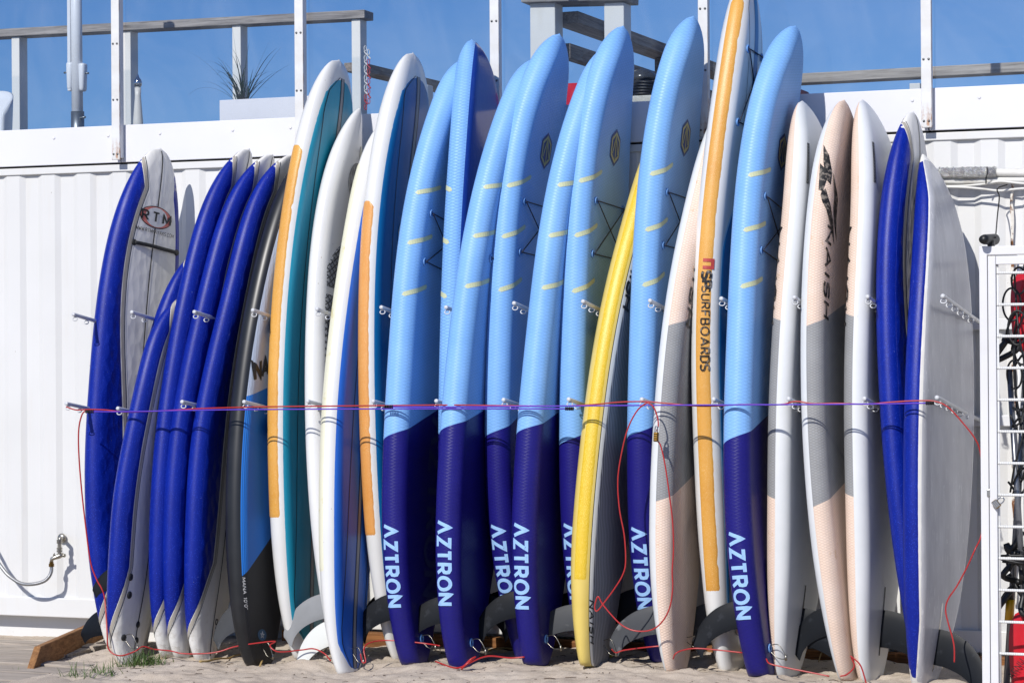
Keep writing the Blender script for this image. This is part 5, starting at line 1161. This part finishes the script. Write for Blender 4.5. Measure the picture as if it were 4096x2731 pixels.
cable('short red cable falling between the last peach tails', dpts([(1953, 1505, -1.01), (1975, 1525, -1.01), (1986, 1555, -1.01), (1990, 1572, -1.01)], -1), .0036)
cable('short red cable end behind the yellow board tail', dpts([(1405, 1490, -.9), (1415, 1498, -.88), (1435, 1492, -.86), (1500, 1484, -.8), (1560, 1480, -.8)], -1), .0036)

# ---- tap and hose
M_TAP = mat('worn_chrome', 'b9b4a8', .3, .3, 40, .1, 80, metal=.9); M_HOSE = None
n = NT('braided_steel_hose'); k = n.mix(n.noise(300, 2), lin('6f7072'), lin('b8b8b8')); M_HOSE = n.done(k, .35, n.bump(n.noise(500, 1), .5, .001), metal=.8)
F_ = lambda x, y, Y: atY(x, y, Y)
tp = thing('water_tap', 'chrome water tap on a short riser at the left of the container wall', 'tap', F_(240, 2190, .0))
part('wall_flange', lathe([(.004, 0), (.028, 0), (.024, .008), (.012, .012)], F_(247, 2151, .024), (0, -1, 0), 18), M_TAP, tp, True)
part('riser', tube([F_(247, 2151, .02), F_(244, 2151, -.05), F_(239, 2158, -.062), F_(238, 2190, -.062), F_(238, 2222, -.062)], .011, 10, smooth=4), M_TAP, tp, True)
for y_ in (2164, 2172, 2196, 2206): part('nut', lathe([(.010, 0), (.0165, 0), (.0165, .010), (.010, .010)], F_(238, y_, -.062), (0, 0, 1), 6), M_TAP, tp)
part('valve_body', tube([F_(252, 2217, -.06), F_(238, 2222, -.062), F_(222, 2228, -.075), F_(208, 2234, -.085), F_(206, 2246, -.085)], [.011, .016, .014, .012, .011], 10), M_TAP, tp, True)
part('handle', tube([F_(216, 2228, -.075), F_(216, 2214, -.08), F_(217, 2210, -.08)], [.006, .005, .002], 8), M_TAP, tp, True)
part('knob', lathe([(.004, 0), (.011, 0), (.011, .014), (.004, .016)], F_(252, 2220, -.06), (1, -.3, 0), 10), M_TAP, tp, True)
part('coupling', lathe([(.011, -.016), (.016, -.016), (.016, .002), (.012, .002), (.012, .012)], F_(206, 2254, -.085), (0, 0, 1), 6), M_BRASS, tp)
cable('braided steel hose curving down from the tap to the left edge', [F_(206, 2260, -.085), F_(205, 2285, -.09), F_(194, 2308, -.10), F_(172, 2325, -.11), F_(130, 2335, -.12), F_(85, 2332, -.12), F_(40, 2305, -.11), F_(10, 2272, -.10), F_(-25, 2220, -.08), F_(-60, 2150, -.06)], .0105, M_HOSE, 'steel_hose', cat='hose')

# ---- pipes and cables at the right
n = NT('crumpled_foil'); vv = n.voro(26, 'DISTANCE_TO_EDGE'); k = n.mix(n.noise(30), lin('a8a8a6'), lin('e2e2e0')); M_FOIL = n.done(k, .2, n.bump(n.noise(34, 6, .7, dist=1.5), 1.0, .02), metal=.95)
M_CABW = mat('white_pipe_lagging', 'dddcd6', .5, .08, 6, .3, 30, .004, dirt='a89f8c', damt=.6, dsc=7)
pts = [F_(3758, 690, -.06), F_(3850, 690, -.065), F_(3985, 688, -.06)]
V, F = tube(pts, .026, 18, smooth=14); rn = random.Random(2)
V = [tuple(np.array(v)+np.array([rn.uniform(-1, 1), rn.uniform(-1, 1), rn.uniform(-1, 1)])*.0035) for v in V]
tag(part('foil_wrapped_pipe', (V, F), M_FOIL, loc=pts[0]), 'pipe wrapped in crumpled silver foil on the container at right', 'pipe')
for i, (lab, ps, r_) in enumerate((('upper thick white lagged pipe at right', [(3700, 722), (3850, 725), (3960, 722), (4300, 716)], .019), ('white pipe leaving the foil wrapping at right', [(3975, 690), (4100, 692), (4300, 690)], .021),
        ('thin white cable sagging under the lagged pipe', [(3770, 745), (3850, 744), (3940, 736), (4000, 726), (4100, 735), (4300, 742)], .0055), ('lowest white cable under the pipes', [(3780, 748), (3860, 750), (3930, 756), (4000, 763), (4100, 754), (4300, 752)], .006))):
    cable(lab, [F_(x_, y_, -.035-.012*i) for x_, y_ in ps], r_, M_CABW, 'white_pipe' if r_ > .01 else 'white_cable', cat='pipe' if r_ > .01 else 'cable')
cable('black cable dropping from the pipes to the lamp on the cage', [F_(4030, 738, -.10), F_(3990, 755, -.12), F_(3997, 790, -.12), F_(3990, 860, -.3), F_(3984, 930, -.9), F_(3982, 950, -1.05)], .0035, M_BLK, 'black_cable')
cable('black tie round the foil-wrapped pipe', [F_(3948, 668, -.10), F_(3950, 690, -.115), F_(3945, 710, -.10), F_(3944, 735, -.08)], .0035, M_BLK, 'cable_tie', cat='cable tie')

# ---- cage with paddles and leashes
YC = -1.08
cw = lambda x, y, Y=YC: atY(x, y, Y)
x0, x1 = cw(3918, 1300)[0], cw(3950, 1300)[0]; zt = cw(3935, 985)[2]; XE = x0+1.3
cg = thing('storage_cage', 'white steel storage cage with barred door at the right edge', 'cage', ((x0+XE)/2, YC+.5, .0))
part('jamb', bbox(x0, x1, YC, YC+.05, -.05, zt, .003), M_WHITE, cg)
part('lintel', bbox(x0, XE, YC+.001, YC+.049, zt-.040, zt-.0005, .003), M_WHITE, cg)
dx0, dx1 = cw(3953, 1300)[0], cw(3984, 1300)[0]; dzt = cw(3953, 1025)[2]
dr = part('door_frame', bbox(dx0, dx1, YC-.002, YC+.04, -.02, dzt, .003), M_WHITE, cg)
part('door_frame', bbox(dx1+.001, XE-.05, YC-.001, YC+.04, dzt-.038, dzt-.001, .003), M_WHITE, cg)
part('door_frame', bbox(XE-.049, XE-.012, YC-.002, YC+.04, -.02, dzt, .003), M_WHITE, cg)
n = NT('white_ribbed_bar'); sp_ = n.xyz()[0]; h = n.math('PINGPONG', n.math('DIVIDE', sp_, .008), .5); M_BAR = n.done(lin('ecedec'), .4, n.bump(h, .8, .003))
for k_ in range(-1, 16):
    z = cw(4000, 1091+126.9*k_)[2]
    if z < dzt-.05 and z > -.02: part('door_bar', tube([(dx1-.005, YC+.018, z), (XE-.04, YC+.018, z)], .0065, 8), M_BAR, cg, True)
part('corner_bar', tube([(dx1+.004, YC+.022, .0), (dx1+.004, YC+.022, dzt-.03)], .006, 8), M_BAR, cg, True)
for k_ in range(9):
    xx = x0+.03+.145*k_; part('rear_bar', tube([(xx, -.06, .0), (xx, -.06, zt)], .006, 8), M_BAR, cg, True)
for k_ in range(6):
    yy_ = YC+.12+.16*k_; part('side_bar', tube([(XE-.01, yy_, .0), (XE-.01, yy_, zt)], .006, 8), M_BAR, cg, True)
part('side_rail', bbox(x0+.004, x0+.03, YC+.052, -.03, zt-.035, zt-.003, .003), M_WHITE, cg)
part('side_rail', bbox(XE-.03, XE-.002, YC+.052, -.03, zt-.035, zt-.003, .003), M_WHITE, cg)
part('hinge_plate', bbox(x0+.028, x1+.006, YC-.006, YC-.001, cw(3940, 1985)[2], cw(3940, 1955)[2], .002), M_CHROME, cg)
c = cw(3985, 2015, YC-.02); padlock('brass padlock hanging tilted on the cage door', tuple(c), .9, .038, .028, mat('polished_brass', 'a98a4a', .25, .15, 40, 0, metal=.9), 3)
q = cw(3952, 960, YC+.03)
lm_ = thing('spot_lamp', 'small black cylindrical lamp on top of the cage', 'lamp', q)
part('lamp_head', tube([cw(3932, 958, YC-.06), cw(3938, 958, YC-.03), cw(3978, 958, YC+.09)], [.019, .023, .026], 20), M_BLK, lm_, True)
part('bracket', bbox(q[0]+.0, q[0]+.03, YC+.005, YC+.045, zt, q[2]+.0, .003), M_BLK, lm_)
# leashes
rn = random.Random(11)
for i in range(16):
    xa = dx1+.02+rn.uniform(0, .30); ya = YC+.16+rn.uniform(0, .25); pts = []; z = dzt-.05-rn.uniform(0, .1); ph = rn.uniform(0, 6)
    while z > .55+rn.uniform(0, .5):
        pts.append((xa+.03*math.sin(z*5+ph)+rn.uniform(-.02, .02), ya+rn.uniform(-.03, .03), z)); z -= rn.uniform(.10, .20)
    if len(pts) > 2: cable('black coiled leash hanging inside the cage', pts, .0048, M_BLK, 'leash', 5, 'leash', 'leashes in the cage')
for i in range(5):
    cz = cw(4020, 1120+i*95)[2]; c = (dx1+.06+rn.uniform(-.02, .05), YC+.14+rn.uniform(0, .1), cz)
    o = part('leash_coil', ring(c, (rn.uniform(-.4, .4), 1, rn.uniform(-.3, .3)), .055+rn.uniform(0, .03), .005, 30, 7, sx=.55), M_BLK, smooth=True, loc=c); tag(o, 'loop of black leash hanging inside the cage door', 'leash', 'leash loops in the cage')
o = thing('leash_bundle', 'tangled bundle of black leashes and cuffs in the cage', 'leash', (dx1+.08, YC+.2, .9))
for i in range(26):
    c = np.array([dx1+.09+rn.uniform(-.09, .12), YC+.19+rn.uniform(-.05, .1), rn.choice([cw(4030, 1400)[2], cw(4030, 2300)[2], cw(4030, 1800)[2], cw(4030, 2050)[2]])+rn.uniform(-.12, .12)])
    pts = [c+np.array([rn.uniform(-.07, .07), rn.uniform(-.04, .04), rn.uniform(-.1, .1)]) for _ in range(5)]; part('loop', tube(pts, .0055 if i % 4 else .014, 7, smooth=5), M_BLK, o, True)
# paddles
M_REDP = mat('red_paddle_plastic', 'c3222f', .3, .1, 8, .1, 40); M_SHAFT = mat('grey_paddle_shaft', '83868c', .3, .15, 20, 0, metal=.6); M_YELP = mat('yellow_plastic', 'd9a514', .4, .1, 20, 0)
def paddle(label, c, w, h, up, lean, grip=True):
    o = thing('paddle', label, 'paddle', c, 'paddles in the cage'); V, F = [], []; nu, nv = 10, 18
    for sd in (1, -1):
        for j in range(nv+1):
            t = j/nv; ww = w*math.sqrt(max(.0, 1-abs(2*t-1)**3.2))*(.75+.25*t)
            for i in range(nu+1):
                u = -1+2*i/nu; V.append((c[0]+u*ww+lean*t*h*up, c[1]+sd*.004*(1-u*u)+.02*u*u, c[2]+up*(t-.5)*h+sd*0))
    W_ = nu+1; O_ = (nv+1)*W_
    for j in range(nv):
        for i in range(nu):
            q = (j*W_+i, j*W_+i+1, (j+1)*W_+i+1, (j+1)*W_+i); F += [q, tuple(O_+x for x in q[::-1])]
    part('blade', (V, F), M_REDP, o, True)
    a = np.array([c[0]-lean*.2*h*up*0, c[1]-.004, c[2]-up*h*.45]); e = np.array([c[0]-lean*h*3.2*up*.35, c[1]+.05, c[2]-up*(h*.5+1.1)])
    part('spine', tube([np.array([c[0]+lean*h*.9*up, c[1]-.006, c[2]+up*h*.35]), a], [.006, .013], 8), M_REDP, o, True)
    part('shaft', tube([a, e], .014, 12), M_SHAFT, o, True)
    if grip: part('collar', tube([a*.88+e*.12, a*.80+e*.20], .0165, 12), M_BLK, o, True)
    return o
c = cw(4085, 1250, YC+.25); paddle('red paddle blade high in the cage, cut off by the right edge', (c[0]+.02, c[1], c[2]), .085, .40, 1, .02)
c = cw(4075, 2640, YC+.20); o = paddle('red paddle blade low in the cage, hand-lettered in black', (c[0]+.03, c[1], c[2]-.02), .12, .52, -1, -.12)
tx, w_ = text2d('ARNU', .028, .12, .3, 0); cc_ = cw(4052, 2715, YC+.19); part('lettering', ([(cc_[0]+(u*.55-v*.83), cc_[1]-.012, cc_[2]+(u*.83+v*.55)) for vv_, ff_ in tx for u, v in vv_], [tuple(i+sum(len(t[0]) for t in tx[:n_]) for i in f) for n_, (vv_, ff_) in enumerate(tx) for f in ff_]), M_LINE, o)
c = cw(4040, 2420, YC+.28); o = thing('paddle', 'grey paddle shaft with a yellow collar inside the cage', 'paddle', (c[0], c[1], .05), 'paddles in the cage')
part('shaft', tube([(c[0]-.02, c[1], .05), (c[0]+.10, c[1]+.1, 2.0)], .015, 12), M_SHAFT, o, True); part('collar', tube([(c[0]-.005, c[1], .36), (c[0]+.002, c[1]+.004, .46)], .021, 12), M_YELP, o, True)
part('grip', tube([(c[0]+.06, c[1]+.1, 2.0), (c[0]+.14, c[1]+.1, 2.0)], .016, 10), M_BLK, o, True)

# ================================================================ small things on the sand
M_GRASS = mat('green_grass', '54702f', .6, .4, 14, 0); M_STRAW = mat('dry_straw', 'b79a62', .7, .35, 14, 0); M_TWIG = mat('dark_twig', '5a4636', .8, .4, 20, 0)
def gz_(x, y): return sand_h(float(x), float(y))
def grass(label, fx, fy, n_, L, seed, spread=.06):
    p = atZ(fx, fy, 0.0); p = np.array([p[0], p[1], gz_(p[0], p[1])-.004]); o = thing('grass_tuft', label, 'grass tuft', p, 'grass tufts in the sand'); rn = random.Random(seed); fs = []
    for i in range(n_):
        c = (p[0]+rn.gauss(0, spread), p[1]+rn.gauss(0, spread*.5), 0); c = (c[0], c[1], gz_(c[0], c[1])-.003)
        fs.append(blade(c, rn.uniform(0, 6.28), rn.uniform(.2, 1.2), rn.uniform(*L), rn.uniform(.0012, .0022), rn.uniform(0, .9), 5))
    tag(part('blades', join(*fs), M_GRASS, o), kind='stuff')
grass('thick green grass tuft at the tail of the slanting blue board', 575, 2668, 220, (.05, .12), 1, .06)
grass('sparse grass tuft at the edge of the boardwalk', 410, 2705, 50, (.03, .09), 2, .05)
grass('thin grass sprigs growing through the boardwalk', 290, 2722, 36, (.04, .11), 3, .06)
grass('tiny grass tuft at the near end of the slanted timber', 72, 2676, 20, (.02, .06), 4, .025)
def stalk(label, a, b, r_=.005, m=M_STRAW, bend=.01):
    p, q = atZ(a[0], a[1], .0), atZ(b[0], b[1], .0); pts = []
    for t in np.linspace(0, 1, 7):
        c = p+(q-p)*t; pts.append((c[0], c[1], gz_(c[0], c[1])+r_*.8+bend*math.sin(math.pi*t)))
    tag(part('dry_stalk', tube(pts, [r_*(1-.4*t) for t in np.linspace(0, 1, 7)], 7), m, smooth=True, loc=pts[0]), label, 'stalk', 'dry stalks on the sand')
stalk('long dry reed stalk in front of the blue trio tails', (800, 2676), (968, 2628), .0065)
stalk('straw beside the tail of the black board', (1040, 2668), (1085, 2622), .005, bend=.03)
stalk('straw lying right of the knotted red cable', (1955, 2622), (2100, 2652), .005); stalk('second straw lying right of the knotted red cable', (1950, 2634), (2085, 2640), .004)
stalk('bent straw behind the white milky fin', (1255, 2612), (1320, 2596), .004); stalk('white straw between the last peach tails', (3275, 2690), (3305, 2650), .003, bend=.04)
stalk('short twig below the first navy tail', (1600, 2672), (1668, 2670), .003, M_TWIG); stalk('thin twig near the leftmost tails', (640, 2650), (690, 2615), .003, M_STRAW, .02)
p = atZ(2437, 2671, .012); p[2] = gz_(p[0], p[1])+.004
V, F = [], []; rn = random.Random(5)
for j in range(5):
    for i in range(7): V.append((p[0]+(i-3)*.0075+rn.uniform(-.002, .002), p[1]+(j-2)*.008, p[2]+.004+.008*rn.random()))
F = [(j*7+i, j*7+i+1, (j+1)*7+i+1, (j+1)*7+i) for j in range(4) for i in range(6)]
F += []; sc_ = part('plastic_scrap', (V, F), mat('bright_yellow_scrap', 'e0cf1a', .4, .1, 20, 0), loc=p); tag(sc_, 'crumpled yellow plastic scrap on the sand right of the yellow board', 'scrap')
sm_ = sc_.modifiers.new('thickness', 'SOLIDIFY'); sm_.thickness = .001
fs, rn = [], random.Random(9)
for i in range(620):
    x_, y_ = rn.uniform(-3.3, 2.4), rn.uniform(-1.6, -.05); z_ = gz_(x_, y_); an = rn.uniform(0, 6.28); L_ = rn.choice([.008, .012, .02, .035, .055]); r_ = .0008+.0012*rn.random()
    d = np.array([math.cos(an), math.sin(an), 0])*L_
    fs.append(tube([np.array([x_, y_, z_+r_])-d/2, np.array([x_, y_, z_+r_+.004*rn.random()]), np.array([x_, y_, z_+r_])+d/2], r_, 4))
o = part('straw_litter', join(*fs), M_TWIG); tag(o, 'fine twigs and plant litter scattered over the sand', 'litter', kind='stuff')
fs = []
for i in range(420):
    x_, y_ = rn.uniform(-3.3, 2.4), rn.uniform(-1.6, -.05); z_ = gz_(x_, y_); s_ = rn.uniform(.002, .006); V, F = [], []
    for k_ in range(6): V.append((x_+s_*math.cos(k_*1.05), y_+s_*math.sin(k_*1.05), z_+.001+s_*.3*rn.random()))
    V.append((x_, y_, z_+s_*.6)); F = [(k_, (k_+1) % 6, 6) for k_ in range(6)]; fs.append((V, F))
o = part('shell_grit', join(*fs), mat('shell', 'd8d0c4', .6, .2, 20, 0)); tag(o, 'small shell and stone grit scattered over the sand', 'shells', kind='stuff')
